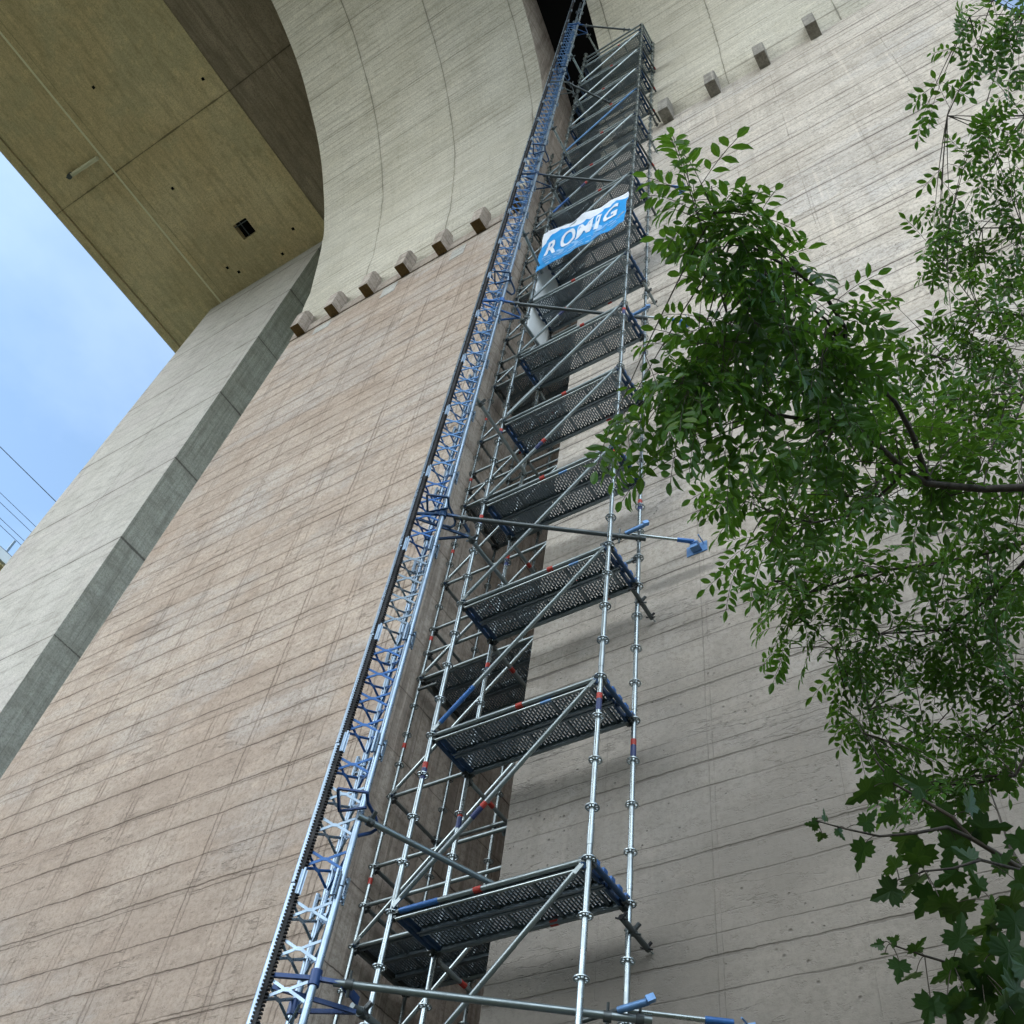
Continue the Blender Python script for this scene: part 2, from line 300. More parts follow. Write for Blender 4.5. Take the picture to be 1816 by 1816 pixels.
N_.con(N_.mix(N_.ramp(b_, .3, .7), (.018, .014, .012, 1), (.055, .045, .035, 1)), N_.b.inputs['Base Color']); N_.b.inputs['Roughness'].default_value = .9; M['bark'] = N_.m
M['twig'] = plain('twig_bark', (.045, .035, .025, 1), .8)
# ------------------------------------------------------------------ ground and added slope
GZ = -1.6
def grid_sheet(name, x0, x1, y0, y1, nx, ny, zf, mat):
    vs = [(x0+(x1-x0)*i/nx, y0+(y1-y0)*j/ny, 0) for j in range(ny+1) for i in range(nx+1)]; vs = [(x, y, zf(x, y)) for x, y, _ in vs]
    fs = [(j*(nx+1)+i, j*(nx+1)+i+1, (j+1)*(nx+1)+i+1, (j+1)*(nx+1)+i) for j in range(ny) for i in range(nx)]
    me = D.meshes.new(name); me.from_pydata(vs, [], fs); me.update()
    for p_ in me.polygons: p_.use_smooth = True
    return link(name, me, None, mat)
def gz(x, y):
    t = max(0, (-y-9))/22; t = min(1, t); t = t*t*(3-2*t)  # unseen slope behind the camera, added to darken the lower wall
    return GZ+13*t+(.8*noise.noise(Vector((x*.05, y*.05, 0)))*t)
g = grid_sheet('ground', -900, 900, -900, 900, 120, 240, lambda x, y: gz(x, y), M['grass']); tag(g, kind='structure')
# ------------------------------------------------------------------ the pier with its tall recess
WY = 7.12                                   # front plane of the pier
def xl(z): return -15.68-(27-z)*.065         # tapering outer edges
def xr(z): return 3.05+(27-z)*.065
pier = empty('bridge_pier', (-6.5, 9.5, GZ))
tag(pier, 'massive board-marked concrete bridge pier with a tall recess, reddish left half and grey right half', 'bridge pier')
TOPZ = 26.93
def block(f0, f1, z0, z1, y0, y1):
    b = MB(); vs = []
    for z in (z0, z1): vs += [(f0(z), y0, z), (f1(z), y0, z), (f1(z), y1, z), (f0(z), y1, z)]
    return vs
SL, SR = -7.62, -5.43                        # the recess
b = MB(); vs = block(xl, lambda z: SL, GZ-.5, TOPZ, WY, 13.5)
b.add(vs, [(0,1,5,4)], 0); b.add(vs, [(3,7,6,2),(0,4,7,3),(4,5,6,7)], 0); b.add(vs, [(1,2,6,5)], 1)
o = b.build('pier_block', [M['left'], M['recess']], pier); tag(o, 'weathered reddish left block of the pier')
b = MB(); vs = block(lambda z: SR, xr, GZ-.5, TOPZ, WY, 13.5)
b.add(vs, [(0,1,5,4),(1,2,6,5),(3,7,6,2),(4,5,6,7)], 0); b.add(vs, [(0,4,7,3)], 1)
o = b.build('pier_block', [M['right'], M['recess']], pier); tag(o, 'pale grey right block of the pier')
b = MB(); b.box((SL-.6, 11.6, GZ-.5), (SR+.6, 13.4, 50)); b.build('recess_wall', M['recess'], pier)
_raw = [(6.97, 28.06, 1.0), (6.87, 29.25, 1.0), (6.58, 30.81, 1.035), (6.30, 32.05, 1.08), (5.93, 33.21, 1.09), (5.36, 34.51, 1.09), (4.72, 35.75, 1.09), (3.99, 36.86, 1.09), (3.18, 37.84, 1.09), (2.18, 38.95, 1.09), (1.10, 39.8, 1.09), (-.2, 40.56, 1.09), (-1.8, 41.1, 1.09), (-3.4, 41.4, 1.09), (-4.6, 41.5, 1.09)]
prof = [(7.20, TOPZ+.004)]+[(y*k, z*k) for y, z, k in _raw]
FLARE = [(26.9, 1.0), (29.3, 1.0), (31.9, 1.035), (34.6, 1.08), (36.2, 1.09), (60, 1.09)]     # the head also widens sideways
def smooth_prof(pf, n):
    out = []; P_ = [Vector((0, a, c)) for a, c in pf]; P_ = [P_[0]]+P_+[P_[-1]]
    for i in range(1, len(P_)-2):
        for k in range(n):
            t = k/n; p0_, p1_, p2_, p3_ = P_[i-1:i+3]
            q = .5*((2*p1_)+(-p0_+p2_)*t+(2*p0_-5*p1_+4*p2_-p3_)*t*t+(-p0_+3*p1_-3*p2_+p3_)*t**3); out.append((q.y, q.z))
    out.append(pf[-1]); return out
sp = smooth_prof(prof, 4)
def interp(z, tab):
    if z <= tab[0][0]: return tab[0][1]
    for (a, c), (a2, c2) in zip(tab, tab[1:]):
        if z <= a2: return c+(c2-c)*(z-a)/(a2-a)
    return tab[-1][1]
slotL = [(26.9, -7.72), (31, -7.70), (34.6, -7.80), (37, -7.74), (60, -7.74)]
slotR = [(26.9, -5.43), (31, -5.43), (35, -5.60), (60, -5.58)]
def rib(name, f0, f1, inner):
    vs = []; fs = []; ms = []; arc = []; s = 26.93; n = len(sp)
    for i, (y, z) in enumerate(sp):
        if i: s += math.hypot(y-sp[i-1][0], z-sp[i-1][1])
        vs += [(f0(z), y, z), (f1(z), y, z), (f0(z), 13.5, z) , (f1(z), 13.5, z)]; arc += [s]*4
    for i in range(n-1):
        a = i*4; c = a+4
        fs.append((a, a+1, c+1, c)); ms.append(0)
        fs.append((a+1, a+3, c+3, c+1)); ms.append(1 if inner == 1 else 0)
        fs.append((a+2, a, c, c+2)); ms.append(1 if inner == 0 else 0)
    k = len(vs); y, z = sp[-1]; vs += [(f0(z), y, 51), (f1(z), y, 51), (f0(z), 13.5, 51), (f1(z), 13.5, 51)]; arc += [s+8]*4
    a = (n-1)*4
    fs += [(a, a+1, k+1, k), (a+1, a+3, k+3, k+1), (a+2, a, k, k+2), (k, k+1, k+3, k+2), (0, 2, 3, 1), (2, k+2, k+3, 3)]; ms += [0]*6
    me = D.meshes.new(name); me.from_pydata(vs, [], fs); me.polygons.foreach_set('material_index', ms)
    at_ = me.attributes.new('arc', 'FLOAT', 'POINT'); at_.data.foreach_set('value', arc)
    ax_ = me.attributes.new('xn', 'FLOAT', 'POINT'); ax_.data.foreach_set('value', [v[0]/interp(v[2], FLARE) for v in vs]); me.update()
    o = link(name, me, pier, [M['arch'], M['recess']]); fix_normals(o)
    for p_ in o.data.polygons: p_.use_smooth = abs(p_.normal.x) < .5 and p_.normal.y < .05 and p_.area < 40
    return o
tag(rib('flared_head', lambda z: -15.72*interp(z, FLARE), lambda z: interp(z, slotL), 1), 'curved flaring head above the left block')
tag(rib('flared_head', lambda z: interp(z, slotR), lambda z: 3.05+(interp(z, FLARE)-1)*13, 0), 'curved flaring head above the right block')
b = MB(); b.prism([(y+2.6, z) for y, z in sp if z > 35.4]+[(13.4, 50.5), (13.4, 35.4)], -8.2, -4.9); fix_normals(b.build('recess_shade_fill', M['void'], pier))  # black infill standing in for the deep shade high in the recess
for i in range(13):
    if i < 6: x1 = -15.11+1.256*i; zb = 26.43
    else:
        if i == 6: x1 = -7.75+.0
        x1 = [-7.72, 0, -4.60, -3.34, -2.085, -.81, .45, 1.70, 2.9][i-6] if i-6 < 9 else 0; zb = 26.66
    if i == 7: continue
    if i == 6: x1 = -7.66; zb = 26.43
    wd = .31 if i < 7 else .27
    b = MB()
    y0, y1, z0c, z1c = 6.75, WY+.3, zb, zb+1.0
    x0c = x1-wd; ch = .14
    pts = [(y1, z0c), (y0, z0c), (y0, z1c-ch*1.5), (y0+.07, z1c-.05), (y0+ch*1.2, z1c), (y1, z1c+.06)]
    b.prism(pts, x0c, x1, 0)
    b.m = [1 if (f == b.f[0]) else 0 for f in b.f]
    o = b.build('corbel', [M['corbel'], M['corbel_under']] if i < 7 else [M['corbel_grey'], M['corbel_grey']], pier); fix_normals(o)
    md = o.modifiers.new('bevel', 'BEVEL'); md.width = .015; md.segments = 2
b = MB()
b.box((-15.72, WY-.03, 26.43), (SL+.02, WY+.05, 26.925)); b.build('ledge_band', M['corbel'], pier)
for x0_, x1_, z0_, z1_ in ((-12.25, -11.75, 25.75, 26.35), (-14.7, -14.1, 25.9, 26.3), (-9.9, -9.45, 25.6, 26.2)):
    b = MB(); b.box((x0_, WY-.008, z0_), (x1_, WY+.02, z1_)); b.build('repair_patch', M['patch'], pier)
# ------------------------------------------------------------------ the slender pale pillar to the left
DZ = 51.22
b = MB()
def plx(z): return -33.12-(51.2-z)*.045
def prx(z): return -24.92-(51.2-z)*.030
vs = []
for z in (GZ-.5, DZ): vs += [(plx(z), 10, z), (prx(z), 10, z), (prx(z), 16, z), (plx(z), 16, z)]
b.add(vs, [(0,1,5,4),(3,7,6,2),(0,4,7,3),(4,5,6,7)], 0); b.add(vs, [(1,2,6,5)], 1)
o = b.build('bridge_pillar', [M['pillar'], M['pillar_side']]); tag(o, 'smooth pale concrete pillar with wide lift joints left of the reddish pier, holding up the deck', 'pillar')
# ------------------------------------------------------------------ deck overhead
deck = empty('bridge_deck', (-30, 0, DZ)); tag(deck, 'olive-brown underside of the concrete bridge deck high above, with a square black hatch', 'bridge deck')
Y0, Y1 = -70, 140
HX0, HX1, HY0, HY1 = -28.75, -27.85, 6.95, 7.85
b = MB()
for (xa, xb, ya, yb) in ((-32.3, HX0, Y0, Y1), (HX1, -24.3, Y0, Y1), (HX0, HX1, Y0, HY0), (HX0, HX1, HY1, Y1)):
    b.box((xa, ya, DZ), (xb, yb, DZ+.35))
b.build('soffit_slab', M['deck'], deck)
b = MB(); b.box((HX0-.1, HY0-.1, DZ+.36), (HX1+.1, HY1+.1, DZ+1.8)); b.build('hatch_void', M['void'], deck)
b = MB(); b.bar((-28.35, HY0, DZ+.1), (-28.35, HY1, DZ+.1), .04, .04); b.bar((HX0, 7.1, DZ+.05), (HX1, 7.1, DZ+.05), .05, .05); b.build('hatch_bar', M['dark'], deck)
b = MB(); b.prism([(Y0, 0), (Y0, 1)], 0, 0) if False else None
def xprism(mb, poly, mi=0):     # poly in (x,z), extruded along y
    n = len(poly); vs = [(x, Y0, z) for x, z in poly]+[(x, Y1, z) for x, z in poly]
    mb.add(vs, [(i, (i+1) % n, n+(i+1) % n, n+i) for i in range(n)]+[tuple(range(n)), tuple(range(n, 2*n))[::-1]], mi)
b = MB(); xprism(b, [(-36.45, DZ+.22), (-32.32, DZ+.03), (-32.32, DZ+1.2), (-36.45, DZ+.7)]); fix_normals(b.build('cantilever_slab', M['deck'], deck))
b = MB(); xprism(b, [(-36.95, DZ+.12), (-36.50, DZ+.12), (-36.50, DZ+.9), (-36.95, DZ+.9)]); fix_normals(b.build('edge_beam', M['deck'], deck))
b = MB(); xprism(b, [(-37.02, DZ+.16), (-36.955, DZ+.16), (-36.955, DZ+1.6), (-37.02, DZ+1.6)]); fix_normals(b.build('fascia', M['fascia'], deck))
b = MB(); xprism(b, [(-32.36, DZ-.025), (-32.26, DZ-.025), (-32.26, DZ-.003), (-32.36, DZ-.003)]); b.build('seam', M['seam'], deck)
b = MB(); xprism(b, [(-24.295, DZ+.004), (-24.20, DZ+.004), (-20.5, DZ+3.2), (-20.5, DZ+3.6), (-24.295, DZ+.34)]); fix_normals(b.build('web', M['web'], deck))
b = MB(); xprism(b, [(-20.49, DZ+3.2), (7.5, DZ+3.2), (7.5, DZ+3.7), (-20.49, DZ+3.7)]); fix_normals(b.build('top_slab', M['web'], deck))
b = MB(); b.tube((-34.45, .55, DZ-.06), (-32.45, .62, DZ-.20), .11, 12); b.build('drain_pipe', M['pipe'], deck)
b = MB(); b.tube((-34.55, .50, DZ+.2), (-34.50, .55, DZ-.22), .14, 12); b.tube((-34.8, .50, DZ-.02), (-34.15, .55, DZ-.02), .03, 8); b.build('pipe_elbow', M['dark'], deck)
for x, y in ((-30.14, -1.98), (-30.2, 3.81), (-25.04, .57), (-30.6, 8.6), (-30.2, 9.1), (-26.0, 8.7), (-27.4, 9.5)):
    b = MB(); s_ = .075; b.box((x-s_, y-s_, DZ-.02), (x+s_, y+s_, DZ-.003)); b.build('drain_hole', M['void'], deck)
# ------------------------------------------------------------------ second bridge edge and wires
br = empty('distant_viaduct', (-62, 20, 51)); tag(br, 'small white bridge parapet in the lower left corner of the sky, behind the pale pillar', 'bridge')
b = MB(); b.box((-66, -70, 51.6), (-60.0, 160, 51.9)); b.build('bridge_slab', M['deck'], br)
b = MB(); b.box((-59.98, -70, 51.75), (-59.8, 160, 52.55)); b.build('parapet', M['fascia'], br)
b = MB(); b.tube((-59.9, -70, 52.62), (-59.9, 160, 52.62), .05, 8); b.build('handrail', M['dark'], br)
b = MB(); b.box((-59.95, 17.0, 52.6), (-59.83, 17.16, 53.85)); b.build('post', M['galv_dull'], br)
for y, z, h in ((12.04, 59.49, .03), (14.2, 56.2, .02), (14.6, 55.56, .02), (15.3, 54.5, .02), (15.66, 54.02, .02)):
    pass
names = ['thin wire highest of the five crossing the sky left of the pale pillar', 'faint wire second highest in the sky left of the pale pillar', 'faint wire in the middle of the five left of the pale pillar',
         'faint wire second lowest of the five left of the pale pillar', 'lowest of the five wires, just above the small white parapet']
for (z, r), nm in zip(((59.40, .035), (56.25, .022), (55.60, .022), (54.55, .022), (54.08, .022)), names):
    b = MB(); b.tube((-60, -60, z), (-60, 150, z), r, 6); o = b.build('overhead_wire', M['wire']); tag(o, nm, 'wire', 'overhead wires left of the pillar')
# ------------------------------------------------------------------ hoist mast
mast = empty('hoist_mast', (-5.75, 5.3, GZ)); tag(mast, 'tall blue and silver lattice mast with a toothed rack, left of the scaffold', 'hoist mast')
RR = Vector((-5.62, 5.30, 0)); LL = Vector((-5.955, 5.115, 0)); MM = Vector((-5.945, 5.475, 0))
SEC = 1.457; Z0S = 4.745-SEC*4
b = MB()
for P_ in (RR, LL, MM): b.tube(P_, P_+Vector((0, 0, SEC-.012)), .031 if P_ is not LL else .030, 12)
me_ch = b.mesh('mast_tubes')
def xplate(A_, B_, h=.080):
    b = MB(); mid = (A_+B_)/2; up = Vector((0, 0, 1)); d = (B_-A_).normalized(); nrm = d.cross(up).normalized()
    a0, b0 = A_+d*.03, B_-d*.03; c0, c1 = mid-d*.03, mid+d*.03
    for s_ in (1, -1):
        e = up*h*s_
        for P0, P1 in ((a0+e, c0+e*.12), (c1+e*.12, b0+e)):
            b.bar(P0, P1, .006, .024, up=up); b.bar(P0+nrm*.008, P1+nrm*.008, .012, .008, up=up)
    b.bar(c0-d*.01, c1+d*.01, .007, .032, up=up); return b
bx = MB()
for A_, B_ in ((RR, LL), (LL, MM), (MM, RR)):
    t = xplate(A_, B_) if (A_, B_) != (MM, RR) else xplate(A_, B_, .1); bx.add(t.v, t.f)
me_x = bx.mesh('cross_brace')
b = MB(); dirLR = (RR-LL).normalized(); nn = dirLR.cross(Vector((0, 0, 1))).normalized()
if nn.y > 0: nn = -nn
ro = LL+dirLR*.040+nn*.022
b.bar(ro, ro+Vector((0, 0, SEC-.006)), .034, .026, up=dirLR)
z = .012
while z < SEC-.02:
    for sgn in (-1, 1): b.bar(ro+dirLR*.010*sgn+Vector((0, 0, z)), ro+dirLR*.034*sgn+Vector((0, 0, z)), .012, .030, up=nn)
    z += .0304
me_rack = b.mesh('rack')
me_clamps = []
for P_ in (RR, MM, LL):
    b = MB(); outd = (P_-(RR+LL+MM)/3).normalized(); side = Vector((-outd.y, outd.x, 0))
    for s_ in (-1, 1):
        c_ = P_+outd*(.0 if P_ is not LL else -.04)+side*.055*s_
        b.bar(c_+Vector((0, 0, -.11)), c_+Vector((0, 0, .11)), .014, .05, up=outd)
        b.tube(c_+Vector((0, 0, -.12))+side*.02*s_, c_+Vector((0, 0, .12))+side*.02*s_, .012, 8)
        for zz in (-.07, .07): b.bar(c_+Vector((0, 0, zz)), P_+Vector((0, 0, zz)), .03, .02)
    me_clamps.append(b.mesh('mast_connector'))
ksil = {3: 'sss', 4: 'bssb', 5: 'bbbb', 6: 'ssss'}
for k in range(0, 28):
    z = Z0S+SEC*k
    if z > 41.5: break
    o = link('mast_section', me_ch, mast, M['mast'] if not len(me_ch.materials) else None); o.location.z = z
    o['label'] = 'straight three-tube length of the mast'
    del o['label']
    def sub(nm, me, mat, dz=0):
        c = D.objects.new(nm, me); C.objects.link(c)
        if not len(me.materials): me.materials.append(mat)
        c.parent = o; c.location.z = dz
        c.material_slots[0].link = 'OBJECT'; c.material_slots[0].material = mat; return c
    sub('rack', me_rack, M['black']); [sub('mast_connector', mc_, M['mast'], 0) for mc_ in me_clamps]
    if k <= 24:
        for j, dz in enumerate((.245, .58, .905, 1.235)):
            pat = ksil.get(k, 'ssss' if k < 3 else 'bbbb'); ch = pat[j % len(pat)]
            sub('cross_brace', me_x, M['mast'] if ch == 's' else (M['blue'] if k < 8 else M['blue_light']), dz)
    else:
        pass
for k in range(0): pass
# mast ties -----------------------------------------------------------
def clamp(mb, p, ax, mi=0, s=1.0):
    p = Vector(p); ax = Vector(ax).normalized(); q = ax.orthogonal().normalized(); r_ = ax.cross(q)
    mb.tube(p-ax*.03*s, p+ax*.03*s, .042*s, 8, mi=mi)
    mb.bar(p+q*.03*s, p+q*.10*s, .035*s, .03*s, up=ax, mi=mi); mb.tube(p+r_*.03*s, p+r_*.095*s+q*.02, .011*s, 6, mi=mi); mb.tube(p-r_*.03*s-q*.02, p-r_*.085*s-q*.03, .014*s, 6, mi=mi)
def part(name, b, mats, parent): return b.build(name, mats, parent)
def tie_bracket(z, mat):
    b = MB(); up = Vector((0, 0, 1)); d = (RR-LL).normalized()
    A_ = RR+up*z; B_ = LL+up*z; T1 = RR+Vector((.16, .13, z)); T2 = RR+Vector((.14, .36, z-.02))
    b.bar(B_+d*.05, A_+d*.05, .03, .032); b.bar(A_, T1, .03, .032); b.bar(MM+up*(z-.1), T2+up*(-.08), .02, .035); b.bar(B_+up*-.09+d*.08, T2+up*-.08, .02, .035)
    b.bar(T1, T2, .012, .07); b.tube(A_+up*.06, A_-up*.06, .045, 10); b.tube(MM+up*(z-.16)-up*z+up*z*0+Vector((0,0,0)) if False else MM+up*(z-.14), MM+up*(z-.02), .045, 10)
    return part('tie_bracket', b, mat, mast)
def tie_tube(a, c, mat, r=.027, cl=True):
    b = MB(); b.tube(a, c, r, 12)
    o = part('tie_tube', b, mat, mast)
    if cl:
        b2 = MB(); dd = (Vector(c)-Vector(a)).normalized(); clamp(b2, Vector(a)+dd*.12, dd); c2 = b2.build('tube_clamp', M['dark'], o)
    return o
def wall_bracket(p, z):
    b = MB(); b.box((p.x-.13, WY-.012, z-.085), (p.x+.13, WY-.002, z+.085)); b.tube((p.x-.05, WY-.05, z-.02), (p.x+.05, WY-.05, z-.02), .05, 10)
    b.bar((p.x, WY-.1, z+.03), (p.x, WY-.01, z+.03), .10, .02); b.bar((p.x, WY-.1, z-.05), (p.x, WY-.01, z-.05), .10, .02)
    b.tube((p.x+.09, WY-.16, z+.05), (p.x+.09, WY, z+.05), .008, 6); b.tube((p.x+.06, WY-.14, z-.05), (p.x+.06, WY, z-.05), .008, 6)
    return part('wall_bracket', b, M['blue_light'], mast)
tieZ = [(3.97, M['navy_blue'], True), (9.74, M['navy'], True), (15.49, M['blue'], True), (21.5, M['navy'], True), (28.5, M['galv_dull'], True), (35.0, M['blue'], True)]
ends = {3.97: Vector((-3.05, WY-.1, 3.97)), 9.74: Vector((-3.22, WY-.08, 9.74)), 15.49: Vector((-3.27, WY-.08, 15.49)), 21.5: Vector((-3.2, WY-.08, 21.5)), 28.5: Vector((-4.6, 6.7, 28.5)), 35.0: Vector((-4.0, 6.5, 35.0))}
for z, mt, two in tieZ:
    tie_bracket(z, mt); a = RR+Vector((.10, .10, z)); e = ends[z]
    tm = M['galv_dull'] if z < 9 else M['dark']
    mid = a.lerp(e, .80); tie_tube(a, mid, tm, .029)
    b = MB(); b.tube(a.lerp(e, .74)+Vector((0, .0, .055)), e+Vector((0, 0, .055)), .019, 10); b.tube(a.lerp(e, .93)+Vector((0, 0, .055)), e+Vector((0, 0, .055)), .028, 10, mi=1); part('tie_rod', b, [M['galv'], M['blue']], mast)
    b = MB(); q = a.lerp(e, .77); clamp(b, q, e-a); part('tube_clamp', b, M['dark'], mast); b = MB(); clamp(b, a.lerp(e, .69)+Vector((0, 0, -.01)), e-a); part('tube_clamp', b, M['dark'], mast)
    if z < 25: wall_bracket(e, z)
    # short stub with a cup end standing off the tie
    if z < 20:
        s0 = a.lerp(e, .72)+Vector((0, -.02, .04)); s1 = s0+Vector((.24, .0, .02))
        b = MB(); b.tube(s0+(s0-s1)*1.4, s0, .02, 8); b.tube(s0, s1, .028, 10, mi=1); b.bar(s1-Vector((0, .02, 0)), s1+Vector((.05, .01, .03)), .05, .05, mi=1); part('swivel_stub', b, [M['dark'], M['blue_light']], mast)
    # second tube, nearly square to the wall, back to the scaffold
    a2 = RR+Vector((.12, .33, z-.06)); tie_tube(a2, Vector((-5.49, 6.55, z-.06)), M['galv_dull'] if z < 30 else M['galv'], .028)
for z, end, mt in ((5.40, (-4.98, 6.72, 5.40), M['galv_dull']), (12.5, (-5.70, 6.75, 12.5), M['galv_dull']), (18.6, (-5.70, 6.2, 18.4), M['galv_dull']), (25.0, (-5.66, 6.3, 24.9), M['galv']), (31.6, (-5.62, 6.4, 31.4), M['galv'])):
    a = RR+Vector((-.02, .03, z))
    if z < 6: a = RR+Vector((.02, -.04, z))
    tie_tube(a, end, mt, .027)
for z in (5.55, 9.85, 16.2, 22.8, 29.3):
    dz = z-5.55; up = Vector((0, 0, 1)); d = (RR-LL).normalized(); f_ = nn
    c0 = RR+up*z
    b = MB(); A_ = c0-d*.19+f_*.20; B_ = c0+d*.06+f_*.17; C_ = c0-d*.16-f_*.0+up*-.02
    P1 = [A_, B_]; b.bar(A_, B_, .022, .018); b.bar(A_, A_-f_*.20-up*.08, .02, .035); b.bar(A_-f_*.20-up*.08, B_-f_*.10-up*.08, .02, .018)
    b.path([B_, B_-f_*.10-up*.03, B_-f_*.22-up*.08+d*.06, B_-f_*.27-up*.12+d*.08, B_-f_*.30-up*.15+d*.07, B_-f_*.31-up*.18+d*.03, c0-up*.32+d*.02], .016, 8)
    part('cable_guide', b, M['navy'] if z > 6 else M['navy_blue'], mast)
# ------------------------------------------------------------------ scaffold
X0, YF, ZB, BL_, BW = -5.7763, 6.1201, 5.0368, 1.9672, .6631
scaf = empty('scaffold_tower', (X0+BL_/2, YF+.6, GZ)); tag(scaf, 'tall galvanised scaffold tower with stacked perforated landings in front of the pier recess', 'scaffold')
counts = {}
def cpart(name, b_or_me, mats, parent=None, cap=98, prio=True):
    """one part; past the cap the shapes are collected and linked as one stuff part"""
    k = counts.setdefault(name, [0, None, mats])
    if k[0] < cap and prio:
        k[0] += 1; return b_or_me.build(name, mats, parent or scaf)
    if k[1] is None: k[1] = MB()
    k[1].add(b_or_me.v, b_or_me.f, 0, True) if not b_or_me.m or max(b_or_me.m) == 0 else [k[1].add(b_or_me.v, [f], mi, s_) for f, mi, s_ in zip(b_or_me.f, b_or_me.m, b_or_me.sm)]
    return None
# rosette mesh: ring with eight spokes and a hub
b = MB(); n = 24
for i in range(n):
    t0, t1 = 2*math.pi*i/n, 2*math.pi*(i+1)/n
    vs = [];
    for t in (t0, t1):
        for r_, zz in ((.048, -.005), (.062, -.005), (.062, .005), (.048, .005)): vs.append((r_*math.cos(t), r_*math.sin(t), zz))
    b.add(vs, [(0, 1, 5, 4), (1, 2, 6, 5), (2, 3, 7, 6), (3, 0, 4, 7)])
for i in range(8):
    t = 2*math.pi*i/8+.2; b.bar((.022*math.cos(t), .022*math.sin(t), 0), (.052*math.cos(t), .052*math.sin(t), 0), .011, .009)
b.tube((0, 0, -.012), (0, 0, .012), .031, 12)
me_ros = b.mesh('rosette'); me_ros.materials.append(M['galv'])
ros_stuff = []
def standard(x, y, z0_, z1_, r=.0255, zb=ZB, step=.5, ros=16, mat=None, coll=True):
    b = MB(); b.tube((x, y, z0_), (x, y, z1_), r, 14)
    if coll:
        z = zb-4
        while z < z1_: 
            if z > z0_: b.tube((x, y, z+.13), (x, y, z+.33), r+.003, 14)
            z += 2.0*step/.5
    o = b.build('standard', mat or M['galv'], scaf)
    k0 = math.ceil((max(z0_, 1.8)-zb)/step); k1 = math.floor((z1_-zb)/step+1e-6); cnt = 0
    for k in range(k0, k1+1):
        z = zb+k*step
        if z < z0_: continue
        if cnt < ros:
            c = D.objects.new('rosette', me_ros); C.objects.link(c); c.parent = o; c.location = (x, y, z); c.rotation_euler.z = random.random(); cnt += 1
        else: ros_stuff.append((x, y, z))
    return o
FLp, FRp, BRp, BLp = (X0, YF), (X0+BL_, YF), (X0+BL_, YF+BW), (X0, YF+BW)
NL = 14
ZT = ZB+2*NL
stds = {}
stds['FL'] = standard(*FLp, GZ, ZT+1.65, ros=18); stds['FR'] = standard(*FRp, GZ, ZT+.97, ros=20); stds['BR'] = standard(*BRp, GZ, ZT+1.1, ros=20); stds['BL'] = standard(*BLp, GZ, ZT+1.1, ros=10)
def band(p, d, ln, mat, r=.0285, parent=None):
    b = MB(); p = Vector(p); d = Vector(d).normalized(); b.tube(p, p+d*ln, r, 12); return cpart('marker_band' , b, mat, parent)
# perforated plank, drawn once
def plank_mesh(Lp, Wp):
    b = MB(); n = int(Lp/.0335); px_ = Lp/n; sw = .0135; T = .004; rows = 5; pit = Wp/rows; sl = pit*.70
    for j in range(n):
        xa = j*px_; mid = (j % 13 == 12)
        b.add([(xa+sw, 0, 0), (xa+px_, 0, 0), (xa+px_, Wp, 0), (xa+sw, Wp, 0)], [(0, 3, 2, 1)]); b.add([(xa+sw, 0, T), (xa+px_, 0, T), (xa+px_, Wp, T), (xa+sw, Wp, T)], [(0, 1, 2, 3)])
        b.add([(xa+sw, 0, -.006), (xa+sw, Wp, -.006), (xa+sw, Wp, T), (xa+sw, 0, T)], [(0, 1, 2, 3)]); b.add([(xa+px_, 0, -.006), (xa+px_, Wp, -.006), (xa+px_, Wp, T), (xa+px_, 0, T)], [(0, 1, 2, 3)])
        off = 0 if j % 2 else pit/2; ys = []; y = off
        edges = [0]; k = -1
        while True:
            a = k*pit+off+(pit-sl)/2; c = a+sl; k += 1
            if a > Wp: break
            if c < 0.02: continue
            ys.append((max(a, .02), min(c, Wp-.02)))
        prev = 0
        for a, c in ys+[(Wp, Wp)]:
            if a > prev: b.box((xa, prev, 0), (xa+sw, a, T))
            prev = c
        if mid: b.box((xa, 0, -.02), (xa+sw+.012, Wp, -.0005))
    for y in (0, Wp-.004):
        b.box((0, y, -.055), (Lp, y+.004, .0)); 
    for y in (0, Wp-.028): b.box((0, y+.002, -.057), (Lp, y+.026, -.053))
    for x in (0, Lp-.03): b.box((x, .0, -.05), (x+.03, Wp, -.001), 1)
    for x in (-.045, Lp-.01):
        for y in (.03, Wp-.08): b.box((x, y, -.03), (x+.055, y+.05, .012), 1)
    return b.mesh('deck_plank')
me_pl = plank_mesh(BL_-.10, .305); me_pl.materials.append(M['deck_steel']); me_pl.materials.append(M['navy'])
me_pl2 = plank_mesh(BL_-.10, .305); me_pl2.materials.append(M['deck_steel']); me_pl2.materials.append(M['dark'])
def planks(x, y, z, n, gap, me):
    for i in range(n):
        c = D.objects.new('deck_plank', me); C.objects.link(c); c.parent = scaf; c.matrix_parent_inverse = parent_world(scaf).inverted()
        c.location = (x+.05, y+.012+i*(.305+gap), z+.03+random.uniform(-.002, .002))
def ledger(a, c, r=.0243, mat=None, prio=True, name='ledger'):
    a, c = Vector(a), Vector(c); d = (c-a).normalized(); b = MB(); b.tube(a+d*.06, c-d*.06, r, 12, caps=False)
    for p, s_ in ((a, 1), (c, -1)):
        b.bar(p+d*.028*s_, p+d*.085*s_, .045, .06, mi=1); b.bar(p+d*.045*s_+Vector((0, 0, .06)), p+d*.045*s_-Vector((0, 0, .06)), .012, .03, up=d, mi=1)
    return cpart(name, b, [mat or M['galv_dull'], M['dark']], prio=prio)
